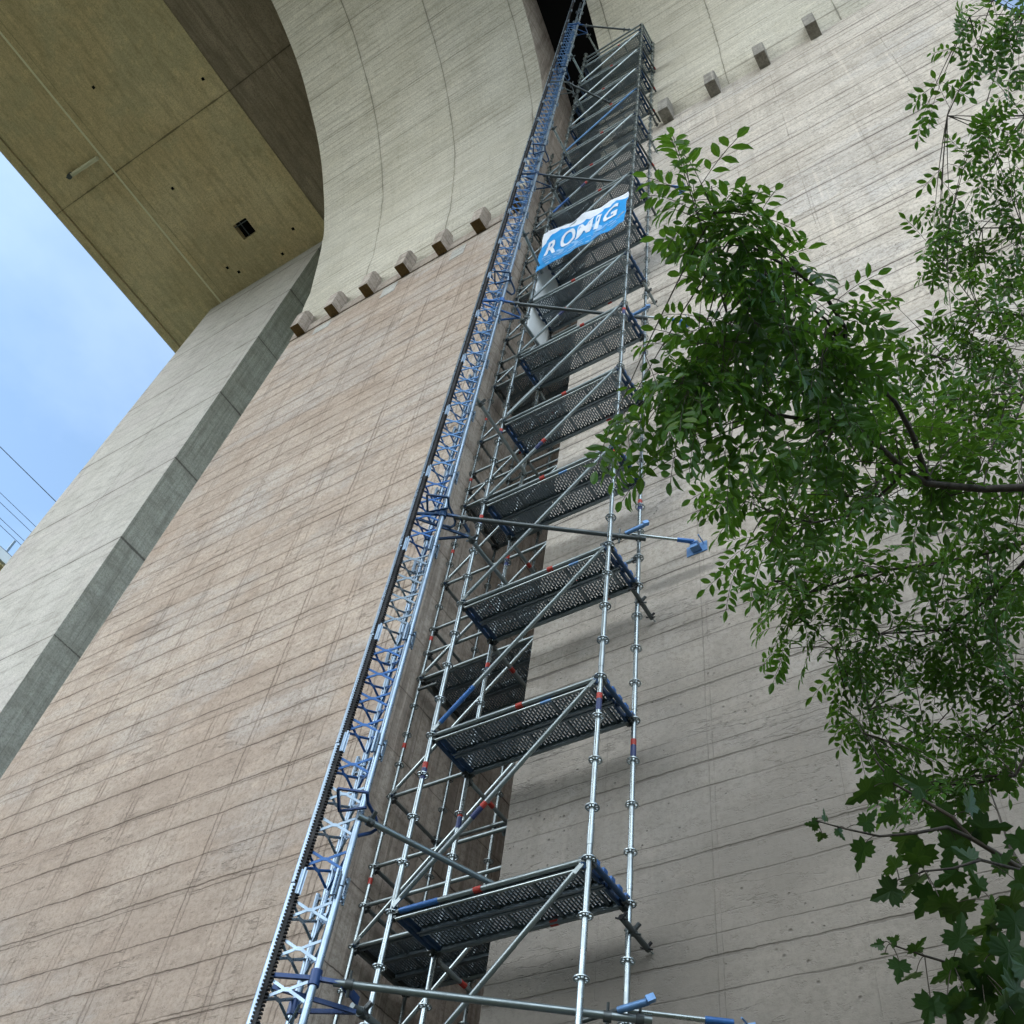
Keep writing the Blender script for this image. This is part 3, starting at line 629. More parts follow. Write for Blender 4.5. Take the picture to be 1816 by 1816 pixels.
def diagonal(a, c, side, mat=None, r=.0235, prio=True):
    """tube with flattened ends, hung off the rosettes"""
    a, c = Vector(a)+Vector(side), Vector(c)+Vector(side); d = (c-a).normalized(); b = MB()
    b.tube(a+d*.10, c-d*.10, r, 12, caps=False)
    b.bar(a, a+d*.14, .012, .045); b.bar(c-d*.14, c, .012, .045)
    b.bar(a-Vector(side)*.8, a+d*.02, .03, .05, mi=1); b.bar(c-Vector(side)*.8, c-d*.02, .03, .05, mi=1)
    return cpart('diagonal_brace', b, [mat or M['galv_dull'], M['navy']], prio=prio)
blue_led = {0}
for n in range(-2, NL+1):
    z = ZB+2*n
    # deck frame
    o = ledger((FLp[0], FLp[1], z), (FRp[0], FRp[1], z)); o2 = ledger((BLp[0], BLp[1], z), (BRp[0], BRp[1], z))
    if n >= -1:
        bm_ = MB(); bm_.tube((X0+.05, YF+.012, z-.062), (X0+BL_-.05, YF+.012, z-.062), .0145, 10); cpart('edge_rail', bm_, M['galv'])
    for xx in (X0, X0+BL_):
        t = ledger((xx, YF, z), (xx, YF+BW, z), mat=M['navy'], name='transom')
        b = MB(); b.box((xx-.018, YF+.07, z+.012), (xx+.018, YF+.65, z+.022))
        for i in range(5): yy = YF+.08+i*.125; b.box((xx-.02, yy, z+.018), (xx+.02, yy+.06, z+.055))
        cpart('deck_hook', b, M['blue'])
    xm = X0+BL_*(.52+.2*((n*7) % 3-1)*.4)
    band((xm, YF, z), (1, 0, 0), .075, M['red'])
    if n % 2 == 0 and n < 8: band((xm+.35, YF+BW, z-.0), (1, 0, 0), .075, M['red'])
    if n in (0,): 
        b = MB(); b.tube((X0+.09, YF, z), (X0+.50, YF, z), .0262, 12); cpart('painted_sleeve', b, M['blue'])
    if n in (1, 2, 3):
        b = MB(); b.tube((xm+.28, YF+.012, z-.062), (xm+.40, YF+.012, z-.062), .0165, 12); cpart('painted_sleeve', b, M['blue_light'])
    planks(X0, YF+.012, z, 2, .015, me_pl)
    # diagonal on the front face
    if n < NL:
        z2 = z+2; a = (X0+.03, YF, z+.02); c = (X0+BL_-.03, YF, z2-.06)
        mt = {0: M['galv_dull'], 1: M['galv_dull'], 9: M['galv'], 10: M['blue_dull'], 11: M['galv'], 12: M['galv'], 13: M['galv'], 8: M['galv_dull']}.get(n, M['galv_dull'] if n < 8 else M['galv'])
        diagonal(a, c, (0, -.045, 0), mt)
        p0 = Vector(a)+Vector((0, -.045, 0)); p1 = Vector(c)+Vector((0, -.045, 0)); dd = (p1-p0).normalized()
        if n in (1, 8): b = MB(); b.tube(p0+dd*.12, p0+dd*.62, .025, 12); cpart('painted_sleeve', b, M['blue'])
        if n in (77,): b = MB(); b.tube(p0+dd*1.6, p1-dd*.1, .025, 12); cpart('painted_sleeve', b, M['blue_light'])
        if n in (0, 3, 5, 8):
            q = p0.lerp(p1, .42); band(q, dd, .06, M['red'], .0262); band(q-dd*.13, dd, .13, M['navy_tape'], .0262)
# bands on the standards
for (px_, py_), zz in (((FLp[0], FLp[1]), (6.62, 10.7, 12.8)), ((FRp[0], FRp[1]), (6.75, 10.85, 14.8)), ((BRp[0], BRp[1]), (6.72, 10.6, 14.6)), ((BLp[0], BLp[1]), (6.5, 8.6, 10.6))):
    for z in zz: band((px_, py_, z), (0, 0, 1), .07, M['red'], .0275); band((px_, py_, z-.14), (0, 0, 1), .135, M['navy_tape'], .0275)
# extra rails and stiffening tubes
ledger((BLp[0], BLp[1], ZB+4.5), (BRp[0], BRp[1], ZB+4.5)); band((X0+1.1, YF+BW, ZB+4.5), (1, 0, 0), .08, M['red'])
for dz in (.5, 1.0):
    ledger((FLp[0], YF, ZT+dz), (FRp[0], YF, ZT+dz)); ledger((BLp[0], YF+BW, ZT+dz), (BRp[0], YF+BW, ZT+dz))
    for xx in (X0, X0+BL_): ledger((xx, YF, ZT+dz), (xx, YF+BW, ZT+dz))
# rear bay in the recess
RX, RY0, RY1, RZ, RS = -7.50, 7.49, 8.45, 5.864, .4875
RX1 = RX+BL_
for x, y, ns, mt in ((RX, RY0, 20, M['galv']), (RX, RY1, 10, M['galv']), (RX1, RY0, 0, M['galv']), (RX1, RY1, 0, M['galv']), (-6.66, RY1+.03, 4, M['galv'])):
    standard(x, y, GZ, RZ+4*RS*13+.2, r=.024, zb=RZ, step=RS, ros=ns, mat=mt)
LV = 4*RS
for n in range(-2, 13):
    z = RZ+n*LV; near = n < 6
    dk = n % 2 == 0
    for y in (RY0, RY1): ledger((RX, y, z), (RX1, y, z), prio=near)
    for x in (RX, RX1): ledger((x, RY0, z), (x, RY1, z), prio=near)
    if dk:
        for i, dzz in enumerate((RS, 2*RS)):
            ledger((RX, RY0, z+dzz), (RX1, RY0, z+dzz), prio=near); ledger((RX, RY0, z+dzz), (RX, RY1, z+dzz), prio=near)
            if near: ledger((RX, RY1, z+dzz), (RX1, RY1, z+dzz), prio=near)
        planks(RX, RY0+.02, z, 3, .008, me_pl2)
        if near: band((RX+.95, RY0, z+2*RS), (1, 0, 0), .07, M['red'])
    diagonal((RX+.03, RY0, z), (RX1-.03, RY0, z+LV), (0, -.045, 0), M['galv'], prio=near or n < 10)
    if near: band((RX, RY0, z+.75), (0, 0, 1), .08, M['red'], .0265)
    # tubes tying the landing tower to the rear bay
for n in range(-1, NL+1):
    z = ZB+2*n-.05; ledger((X0, YF+BW, z), (X0, RY0+.4, z), mat=M['galv_dull'] if n % 2 else M['dark']); 
    if n < 8: band((X0, YF+BW+.42, z), (0, 1, 0), .08, M['red'], .0265)
# upper faces of the rear bay also get rails nearer the landing tower
# stair flights behind
for n in range(-2, 9):
    z = RZ+n*LV; b = MB(); sgn = 1 if n % 2 else -1
    ya, yb = (RY1+.15, RY1+2.3) if sgn > 0 else (RY1+2.3, RY1+.15)
    for xo in (-6.62, -6.0) if sgn > 0 else (-6.0, -5.5):
        b.bar((xo, ya, z+.02), (xo, yb, z+LV), .03, .14, up=(0, 0, 1))
    b.build('stair_stringer', M['galv_dull'], scaf) if n < 6 else None
    b = MB()
    for i in range(8):
        t = (i+.5)/8; yy = ya+(yb-ya)*t; zz = z+.02+LV*t; x0_ = -6.6 if sgn > 0 else -5.98; b.box((x0_, yy-.11, zz-.015), (x0_+(.58 if sgn > 0 else .46), yy+.11, zz+.012))
    b.build('stair_tread', M['deck_steel'], scaf) if n < 6 else None
# wall anchors off the back standards
def anchor(x, y, z, dx, dz, mat=M['dark'], rod=True):
    b = MB(); a = Vector((x+.04, y-.19, z)); e = Vector((x+dx, WY-.05, z+dz)); b.tube(a, e, .0255, 12)
    o = b.build('wall_anchor', mat, scaf)
    b = MB(); d = (e-a).normalized(); clamp(b, Vector((x+.03, y+.02, z)), d, s=.85); b.build('tube_clamp', M['dark'], o)
    for q_ in (a+d*.01, e-d*.03): b = MB(); clamp(b, q_, d, s=.6); b.build('end_clamp', M['black'], o)
    b = MB(); b.tube(e, Vector((e.x+.02, WY+.01, e.z-.01)), .007, 6); b.build('anchor_bolt', M['galv'], o)
for n, dz, mt in ((0, -.24, M['dark']), (2, -.26, M['dark']), (6, -.3, M['galv_dull']), (8, -.25, M['dark']), (10, -.3, M['galv_dull']), (11, -.3, M['dark']), (13, -.3, M['dark'])):
    anchor(BRp[0], BRp[1], ZB+2*n+dz, .03, -.01, mt)
for n in (9, 11, 12, 13):       # long tubes running past the platform ends towards the wall
    b = MB(); z = ZB+2*n; b.tube((X0+BL_+.045, YF-.02, z+.03), (X0+BL_+.10, WY-.02, z-.02), .0235, 10); b.tube((X0+BL_+.085, YF+.62, z+0), (X0+BL_+.088, YF+.70, z-.003), .026, 10, mi=1); b.build('butting_tube', [M['dark'], M['red']], scaf)
b = MB(); b.tube((RX+.06, RY0-.06, RZ-1.2*0+LV*2-.26), (RX+.36, RY0-.05, RZ+LV*2-.26), .022, 8); b.build('short_tube', M['dark'], scaf)
for nm, (cn, mb_, mats) in list(counts.items()):
    if mb_ is not None: o = mb_.build(nm, mats, scaf); tag(o, kind='stuff')
b = MB(); rv, rf = [tuple(v.co) for v in me_ros.vertices], [tuple(p_.vertices) for p_ in me_ros.polygons]
for (x, y, z) in ros_stuff: b.add([(vx+x, vy+y, vz+z) for vx, vy, vz in rv], rf)
o = b.build('rosette', M['galv'], scaf); tag(o, kind='stuff')
# ------------------------------------------------------------------ banner
ban = empty('banner', (-4.8, YF-.06, 19)); tag(ban, 'blue and white company banner with large white letters hung across the scaffold', 'banner')
TLc, TRc, BRc, BLc = Vector((-5.735, YF-.075, 19.98)), Vector((-3.83, YF-.075, 19.78)), Vector((-3.89, YF-.075, 18.33)), Vector((-5.745, YF-.075, 18.18))
def wr(u, v): return .05*noise.noise(Vector((u*5, v*4, 1)))+.012*noise.noise(Vector((u*16+v*9, v*13, 4)))+.012*math.sin(u*24+v*11)*(.3+abs(v-.5))
def bpos(u, v, lift=0):
    p = TLc*(1-u)*v+TRc*u*v+BRc*u*(1-v)+BLc*(1-u)*(1-v)
    sag = -.03*math.sin(math.pi*u)*(1 if v > .5 else .2)
    return Vector((p.x, p.y+wr(u, v)-lift, p.z+sag))
fk = [(0, .66), (.06, .72), (.12, .86), (.22, .92), (.30, .86), (.36, .80), (.45, .80), (.52, .84), (.58, .76), (.63, .73), (.68, .78), (.73, .88), (.80, .82), (.87, .89), (.94, .84), (1, .88)]
NU = 110; b = MB()
grid = []
for i in range(NU+1):
    u = i/NU; f = interp(u, fk); vv = [f*k/14 for k in range(15)]+[f+(1-f)*k/7 for k in range(1, 8)]
    grid.append([bpos(u, v) for v in vv])
nv = len(grid[0]); vs = [p for row in grid for p in row]
fsb = [(i*nv+j, (i+1)*nv+j, (i+1)*nv+j+1, i*nv+j+1) for i in range(NU) for j in range(14)]; fsw = [(i*nv+j, (i+1)*nv+j, (i+1)*nv+j+1, i*nv+j+1) for i in range(NU) for j in range(14, nv-1)]
b.add(vs, fsb, 0, True); k_ = len(b.v); b.f += fsw; b.m += [1]*len(fsw); b.sm += [True]*len(fsw)
me = b.mesh('banner_cloth'); o = link('cloth', me, ban, [M['banner_blue'], M['banner_white']])
md = o.modifiers.new('thick', 'SOLIDIFY'); md.thickness = .003
def letter(ch, u0, v0, w_, h_, skew=0, name='letter'):
    cu = D.curves.new('t', 'FONT'); cu.body = ch; cu.size = 1; cu.offset = .028; cu.resolution_u = 4
    ot = D.objects.new('t', cu); C.objects.link(ot); bpy.context.view_layer.update()
    me = D.meshes.new_from_object(ot.evaluated_get(bpy.context.evaluated_depsgraph_get())); D.objects.remove(ot); D.curves.remove(cu)
    bm = bmesh.new(); bm.from_mesh(me); bmesh.ops.triangulate(bm, faces=bm.faces)
    for _ in range(2): bmesh.ops.subdivide_edges(bm, edges=[e for e in bm.edges if e.calc_length() > .09], cuts=1)
    xs = [v.co.x for v in bm.verts]; ys = [v.co.y for v in bm.verts]; ax, bx_, ay, by_ = min(xs), max(xs), min(ys), max(ys)
    for v in bm.verts:
        s_ = (v.co.x-ax)/max(bx_-ax, .001); t = (v.co.y-ay)/(by_-ay); p = bpos(u0+w_*s_+skew*t, v0+h_*t, .011); v.co = p
    bm.to_mesh(me); bm.free(); me.materials.clear(); o = link(name, me, ban, M['banner_white'])
    for p_ in o.data.polygons: p_.use_smooth = True
    return o
letter('R', .07, .30, .13, .34, .03); letter('O', .235, .31, .17, .36, .04); letter('M', .425, .32, .175, .36, .04); letter('I', .635, .33, .05, .36, .04); letter('G', .725, .34, .165, .36, .04)
b = MB()
for r_, v in enumerate((.22, .16, .10, .045)):
    u = .06+.02*r_
    while u < .93:
        du = random.uniform(.03, .11)
        if random.random() < .8:
            hh = .022 if r_ else .03
            n_ = 4; vs = []
            for k in range(n_+1):
                uu = min(.95, u+du*k/n_); vs += [bpos(uu, v, .008), bpos(uu, v+hh, .008)]
            b.add(vs, [(2*k, 2*k+2, 2*k+3, 2*k+1) for k in range(n_)])
        u += du+.02
b.build('print_stripe', M['banner_pale'], ban)
b = MB(); 
for (u0, u1, v0, v1) in ((.62, .72, .22, .5), (.40, .47, .12, .3), (.22, .30, .14, .34)):
    n_ = 6; vs = []
    for k in range(n_+1):
        t = k/n_; wv = .03*math.sin(t*5); vs += [bpos(u0+(u1-u0)*.2+wv, v0+(v1-v0)*t, .006), bpos(u1-(u1-u0)*.3*t+wv, v0+(v1-v0)*t, .006)]
    b.add(vs, [(2*k, 2*k+1, 2*k+3, 2*k+2) for k in range(n_)], 0, True)
b.build('print_stripe', M['banner_pale'], ban)
b = MB()
for u in (0.01, .25, .5, .75, .99):
    for v in (.0, 1.0):
        p = bpos(u, v); b.tube(p, p+Vector((0, .08, .05 if v else -.03)), .006, 6)
b.build('cord', M['banner_white'], ban)
# white sheeting hung inside the left end of the tower
b = MB(); nu, nvv = 10, 30; vs = []
for i in range(nu+1):
    for j in range(nvv+1):
        u, v = i/nu, j/nvv; vs.append((X0+.03+.018*noise.noise(Vector((u*3, v*6, 2)))+.008*math.sin(u*9), YF+.03+u*.60, 16.1+v*4.4+.1*u*(1-v)))
b.add(vs, [(i*(nvv+1)+j, (i+1)*(nvv+1)+j, (i+1)*(nvv+1)+j+1, i*(nvv+1)+j+1) for i in range(nu) for j in range(nvv)], 0, True)
o = b.build('tarpaulin', M['sheet']); tag(o, 'white plastic sheet hanging inside the scaffold just below the blue banner', 'tarpaulin'); md = o.modifiers.new('thick', 'SOLIDIFY'); md.thickness = .003
# ------------------------------------------------------------------ trees
def leaflet(n=3):
    # unit leaflet along +x, width along y, slightly folded and arched
    prof_ = [(0, 0), (.22, .30), (.48, .40), (.75, .24), (1, 0)]
    vs = [(0, 0, 0)]; 
    for x, w_ in prof_[1:-1]: vs += [(x, w_*.5, .10*w_+.02*x), (x, 0, -.05*x), (x, -w_*.5, .10*w_+.02*x)]
    vs.append((1, 0, -.12))
    fs = [(0, 2, 1), (0, 3, 2), (1, 2, 5, 4), (2, 3, 6, 5), (4, 5, 8, 7), (5, 6, 9, 8), (7, 8, 10), (8, 9, 10)]
    return np.array(vs, float), fs
def maple_leaf():
    # five lobed outline, fan from the centre rib
    pts = [(0, 0), (-.10, .10), (-.18, .30), (-.02, .30), (.02, .52), (.14, .46), (.20, .60), (.30, .44), (.40, .50), (.42, .34), (.40, .20), (.62, .24), (.66, .12), (.80, .16), (1.0, 0)]
    full = pts+[(x, -y) for x, y in pts[1:-1][::-1]]
    vs = [(.22, 0, -.03)]+[(x, y, .10*abs(y)-.10*x*x) for x, y in full]
    n_ = len(full); fs = [(0, 1+i, 1+(i+1) % n_) for i in range(n_)]
    return np.array(vs, float), fs
LV_, LF_ = leaflet(); MV_, MF_ = maple_leaf()
def frame(d, upv):
    d = d/np.linalg.norm(d); s_ = np.cross(upv, d); ns = np.linalg.norm(s_)
    if ns < 1e-4: s_ = np.cross((1, 0, 0), d); ns = np.linalg.norm(s_)
    s_ /= ns; return np.array([d, s_, np.cross(d, s_)])
class Crown:
    def __init__(s): s.v = []; s.f = []; s.a = []; s.n = 0; s.tw = MB()
    def put(s, tv, tf, pos, fr, size, wid, var):
        P_ = (tv*np.array([size, wid, size]))@fr+pos
        s.v.append(P_); s.f += [tuple(i+s.n for i in f) for f in tf]; s.a += [var]*len(tv); s.n += len(tv)
    def compound(s, pos, d, size=.2, n=4, yellow=0):
        """pinnate leaf: rachis that droops, opposite leaflets and one at the tip"""
        pos = np.array(pos, float); d = np.array(d, float); d /= np.linalg.norm(d); pts = [pos]; k_ = n*2+2
        for i in range(k_): d = d+np.array([0, 0, -.10]); d /= np.linalg.norm(d); pts.append(pts[-1]+d*size/k_)
        base = rng.random()
        upv = np.array([0, 0, 1.0])+rng.normal(0, .25, 3)
        ll = size*.36
        for i in range(n):
            q = pts[2+2*i]; dd = pts[3+2*i]-pts[1+2*i]; fr = frame(dd, upv); scl = (.8, 1, 1.05, .95, .9)[min(i, 4)]
            for sd_ in (-1, 1):
                ld = fr[0]*.62+fr[1]*sd_*.85+fr[2]*rng.normal(-.08, .16); f2 = frame(ld, fr[2]+rng.normal(0, .22, 3))
                s.put(LV_, LF_, q+f2[0]*.006, f2, ll*scl*rng.uniform(.85, 1.1), ll*scl*1.0, min(1, max(0, .6*base+.4*rng.random())) if not yellow else .97)
        fr = frame(pts[-1]-pts[-2], upv); s.put(LV_, LF_, pts[-1], fr, ll*1.05, ll*1.05, .6*base+.4*rng.random())
        s.tw.path([tuple(p) for p in pts[::2]], .0016, 4)
def bez(p0, p1, sag, n=7):
    p0, p1 = Vector(p0), Vector(p1); m_ = (p0+p1)/2+Vector(sag); return [(p0*(1-t)**2+m_*2*t*(1-t)+p1*t*t) for t in [i/(n-1) for i in range(n)]]
def poly(px):           # (u, v, distance) picked along a limb -> points in the world
    return [at(u, v, d) for u, v, d in px]
def resample(pts, step=.25):
    out = [pts[0]]
    for a, c in zip(pts, pts[1:]):
        L_ = (c-a).length; n_ = max(1, int(L_/step)); out += [a.lerp(c, (i+1)/n_) for i in range(n_)]
    return out
ash = empty('ash_tree', (3.2, 3.0, GZ)); tag(ash, 'large ash tree with drooping feathery leaves reaching in from the right over the grey wall', 'ash tree')
tb = MB()
trunk_pts = [Vector((3.3, 2.6, GZ-.2)), Vector((3.25, 2.7, 1.2)), Vector((3.1, 2.9, 3.4)), at(2010, 905, 6.3), at(2060, 600, 8.0), at(2020, 250, 10.0), at(1960, -60, 12.0)]
tb.path(resample(trunk_pts, .5), .16, 10, r2=.05)
limbs = [
 ([trunk_pts[3], at(1900, 886, 6.2), at(1816, 872, 6.1), at(1742, 862, 6.0), at(1645, 848, 5.8), at(1600, 825, 5.7), at(1535, 780, 5.5), at(1480, 758, 5.35), at(1380, 728, 5.1), at(1282, 695, 4.9), at(1235, 655, 4.8)], .036, .006),
 ([at(1645, 848, 5.8), at(1610, 770, 5.7), at(1575, 716, 5.6), at(1530, 665, 5.5), at(1496, 622, 5.4), at(1440, 588, 5.3), at(1330, 570, 5.1), at(1290, 560, 5.0)], .022, .004),
 ([at(1498, 628, 5.4), at(1500, 590, 5.35), at(1470, 530, 5.25), at(1420, 490, 5.15), at(1350, 450, 5.0), at(1308, 425, 4.95), at(1270, 380, 4.85), at(1262, 330, 4.8)], .016, .003),
 ([at(1496, 622, 5.4), at(1470, 575, 5.3), at(1420, 530, 5.2), at(1360, 480, 5.1)], .012, .003),
 ([at(1606, 835, 5.7), at(1560, 880, 5.8), at(1510, 905, 5.9), at(1440, 917, 6.0), at(1360, 905, 6.0)], .014, .003),
 ([at(1990, 930, 6.6), at(1860, 950, 6.8), at(1745, 981, 7.0), at(1680, 998, 7.0), at(1579, 1009, 7.0), at(1500, 1024, 6.9), at(1430, 1045, 6.8), at(1370, 1030, 6.8)], .024, .004),
 ([at(1860, 950, 6.8), at(1760, 1050, 7.1), at(1680, 1110, 7.2), at(1560, 1120, 7.2), at(1480, 1150, 7.1)], .018, .003),
 ([trunk_pts[4], at(1900, 640, 7.6), at(1816, 700, 7.3), at(1778, 790, 7.0), at(1735, 840, 6.8)], .022, .004),
 ([trunk_pts[4], at(1930, 560, 8.2), at(1816, 560, 8.3), at(1740, 545, 8.3), at(1680, 640, 8.0)], .024, .004),
 ([trunk_pts[5], at(1900, 380, 9.3), at(1816, 400, 9.0), at(1740, 408, 8.8), at(1680, 420, 8.7)], .020, .003),
 ([trunk_pts[5], at(1930, 200, 9.8), at(1816, 208, 9.2), at(1740, 209, 8.9), at(1680, 205, 8.6)], .020, .003),
 ([trunk_pts[6], at(1930, 20, 9.8), at(1816, 22, 8.8), at(1760, 8, 8.5), at(1720, 30, 8.3)], .020, .003),
 ([at(1990, 930, 6.6), at(1900, 1180, 7.2), at(1816, 1250, 7.4), at(1740, 1300, 7.5), at(1640, 1310, 7.5), at(1540, 1260, 7.4)], .020, .003),
 ([at(1900, 1180, 7.2), at(1800, 1380, 7.0), at(1720, 1400, 6.9), at(1620, 1390, 6.8), at(1560, 1345, 6.7), at(1530, 1300, 6.7)], .016, .003),
]
tb.build('trunk', M['bark'], ash)
cr = Crown(); nodes = []
for pts, r0, r1 in limbs:
    lb = MB(); rp_ = resample(pts, .3)
    rp_ = [p+Vector([noise.noise(p*2.1+Vector((k*7, 0, 0)))*.05 for k in range(3)]) if 0 < i < len(rp_)-1 else p for i, p in enumerate(rp_)]
    lb.path(rp_, r0*.72, 8, r2=r1*.8); lb.build('limb', M['bark'], ash); nodes += rp_
NP = np.array([tuple(n_) for n_ in nodes])
# (u, v, ru, rv, distance, shoots): where the foliage gathers round the limbs
clusters = [
 (1240, 320, 45, 35, 4.75, 5), (1210, 375, 30, 40, 4.7, 3), (1290, 390, 70, 60, 4.85, 8), (1330, 370, 35, 45, 4.9, 3), (1260, 450, 70, 45, 4.85, 6), (1330, 470, 70, 45, 5.0, 6), (1250, 520, 30, 30, 4.9, 2),
 (1400, 450, 30, 30, 5.1, 2), (1120, 745, 30, 30, 4.65, 3), (1135, 835, 25, 30, 4.65, 2), (1100, 760, 20, 20, 4.6, 1), (1360, 540, 90, 45, 5.1, 8), (1440, 560, 60, 50, 5.25, 6), (1510, 545, 22, 40, 5.3, 2), (1290, 600, 70, 45, 5.0, 6), (1390, 610, 90, 50, 5.2, 8), (1480, 640, 60, 40, 5.4, 5),
 (1220, 655, 60, 35, 4.8, 6), (1180, 700, 55, 45, 4.7, 6), (1250, 730, 70, 55, 4.8, 9), (1160, 770, 45, 40, 4.7, 3), (1300, 680, 70, 50, 4.95, 7), (1345, 720, 70, 50, 5.0, 7), (1210, 790, 50, 35, 4.7, 3), (1430, 700, 80, 55, 5.2, 8),
 (1400, 790, 90, 50, 5.2, 8), (1500, 730, 70, 55, 5.4, 7), (1490, 830, 80, 50, 5.5, 8), (1320, 830, 70, 35, 5.3, 5), (1350, 890, 80, 45, 5.8, 9), (1290, 870, 35, 30, 5.7, 2), (1430, 900, 80, 50, 5.9, 9), (1400, 960, 70, 50, 6.0, 8), (1340, 970, 40, 35, 6.1, 2),
 (1580, 700, 60, 60, 6.2, 6), (1560, 770, 70, 50, 5.9, 7), (1640, 720, 70, 60, 7.4, 10), (1700, 640, 80, 50, 8.0, 10), (1640, 780, 80, 60, 6.2, 9), (1730, 740, 70, 80, 7.4, 12), (1790, 660, 40, 80, 7.8, 8), (1790, 780, 40, 90, 6.8, 8), (1700, 850, 90, 60, 6.4, 9), (1600, 880, 90, 50, 6.2, 10), (1530, 900, 60, 45, 6.2, 6),
 (1470, 1010, 80, 50, 6.9, 10), (1380, 1030, 60, 40, 6.8, 6), (1330, 1020, 35, 30, 6.8, 2), (1400, 1090, 60, 50, 6.9, 7), (1480, 1090, 70, 60, 7.0, 9), (1370, 1130, 30, 40, 6.9, 3), (1560, 1080, 80, 50, 7.1, 9), (1560, 970, 50, 30, 7.0, 2), (1650, 1030, 80, 50, 7.1, 8), (1660, 1110, 80, 60, 7.2, 10), (1750, 960, 60, 60, 6.8, 7), (1760, 1070, 60, 80, 7.0, 12), (1800, 1000, 25, 80, 6.7, 5),
 (1500, 1170, 50, 35, 7.1, 5), (1580, 1160, 60, 45, 7.2, 7), (1660, 1180, 70, 50, 7.3, 7), (1740, 1190, 70, 50, 7.3, 8), (1800, 1180, 25, 60, 7.2, 4),
 (1520, 1270, 50, 35, 7.3, 7), (1590, 1250, 30, 35, 7.4, 2), (1530, 1330, 25, 30, 6.8, 2), (1690, 1280, 50, 40, 7.5, 5), (1760, 1270, 60, 60, 7.4, 9), (1800, 1330, 25, 60, 7.3, 5), (1640, 1380, 70, 45, 6.9, 9), (1710, 1350, 60, 50, 7.0, 8), (1600, 1340, 40, 25, 6.8, 3), (1620, 1430, 50, 35, 6.8, 5),
 (1740, 60, 55, 45, 8.4, 8), (1800, 40, 30, 50, 8.6, 6), (1690, 40, 25, 30, 8.3, 2), (1790, 110, 35, 35, 8.6, 3),
 (1670, 195, 40, 25, 8.6, 4), (1700, 245, 22, 40, 8.7, 2), (1750, 230, 45, 30, 8.9, 5), (1800, 270, 25, 45, 9.0, 4), (1780, 190, 30, 35, 8.9, 2),
 (1650, 405, 40, 25, 8.7, 4), (1640, 450, 30, 30, 8.7, 3), (1720, 370, 50, 30, 8.8, 5), (1790, 360, 35, 40, 9.0, 6), (1720, 440, 70, 40, 8.8, 8), (1790, 470, 35, 60, 8.8, 8), (1740, 520, 60, 30, 8.5, 6), (1620, 560, 22, 35, 8.3, 2), (1690, 570, 50, 30, 8.3, 5), (1790, 570, 35, 40, 8.3, 6), (1620, 610, 40, 35, 8.0, 5),
]
def shoot(p_end, ntw, lsz, dens=1.0):
    """a twig from the nearest limb that carries opposite compound leaves over its outer part"""
    e = np.array(tuple(p_end)); dd = np.linalg.norm(NP-e, axis=1); cand = np.argsort(dd)[:6]; st = NP[cand[rng.integers(0, 6)]]
    Ld = np.linalg.norm(e-st)
    pts = bez(st, e, (0, 0, .12*Ld), 8); cr.tw.path(pts, .0045, 5, r2=.0016)
    on = max(.15, min(.75, 1-.45/max(Ld, .2))); k_ = ntw
    for i in range(k_):
        t = on+(1-on)*(i+.5)/k_; a = pts[0].lerp(pts[-1], t) if False else Vector(np.array(pts[min(6, int(t*7))])*(1-(t*7 % 1))+np.array(pts[min(7, int(t*7)+1)])*(t*7 % 1))
        td = (pts[-1]-pts[-3]).normalized(); sv = td.cross(Vector((0, 0, 1))); sv = sv.normalized() if sv.length > .05 else Vector((1, 0, 0))
        for s_ in (-1, 1):
            if rng.random() > dens: continue
            d_ = td*.55+sv*s_*.8+Vector((rng.normal(0, .3), rng.normal(0, .3), rng.normal(-.05, .3)))
            cr.compound(a, tuple(d_), lsz*rng.uniform(.75, 1.15), int(rng.integers(3, 5)))
    cr.compound(pts[-1], tuple((pts[-1]-pts[-2]).normalized()), lsz, 4)
for (u, v, ru, rv, d_, ns) in clusters:
    near = d_ < 5.6
    for _ in range(max(1, int(round(ns*(.60 if near else .72))))):
        a_ = rng.uniform(0, 2*math.pi); q = math.sqrt(rng.random())*1.0
        shoot(at(u+ru*q*math.cos(a_), v+rv*q*math.sin(a_), d_+rng.normal(0, .22)), 2, .235 if near else .215, .72)
cme = D.meshes.new('crown'); V_ = np.concatenate(cr.v); cme.from_pydata(V_.tolist(), [], cr.f)
at_ = cme.attributes.new('leafvar', 'FLOAT', 'POINT'); at_.data.foreach_set('value', cr.a); cme.update(); link('crown', cme, ash, M['ash'])
cr.tw.build('twig', M['twig'], ash)
print('ash faces', len(cr.f))
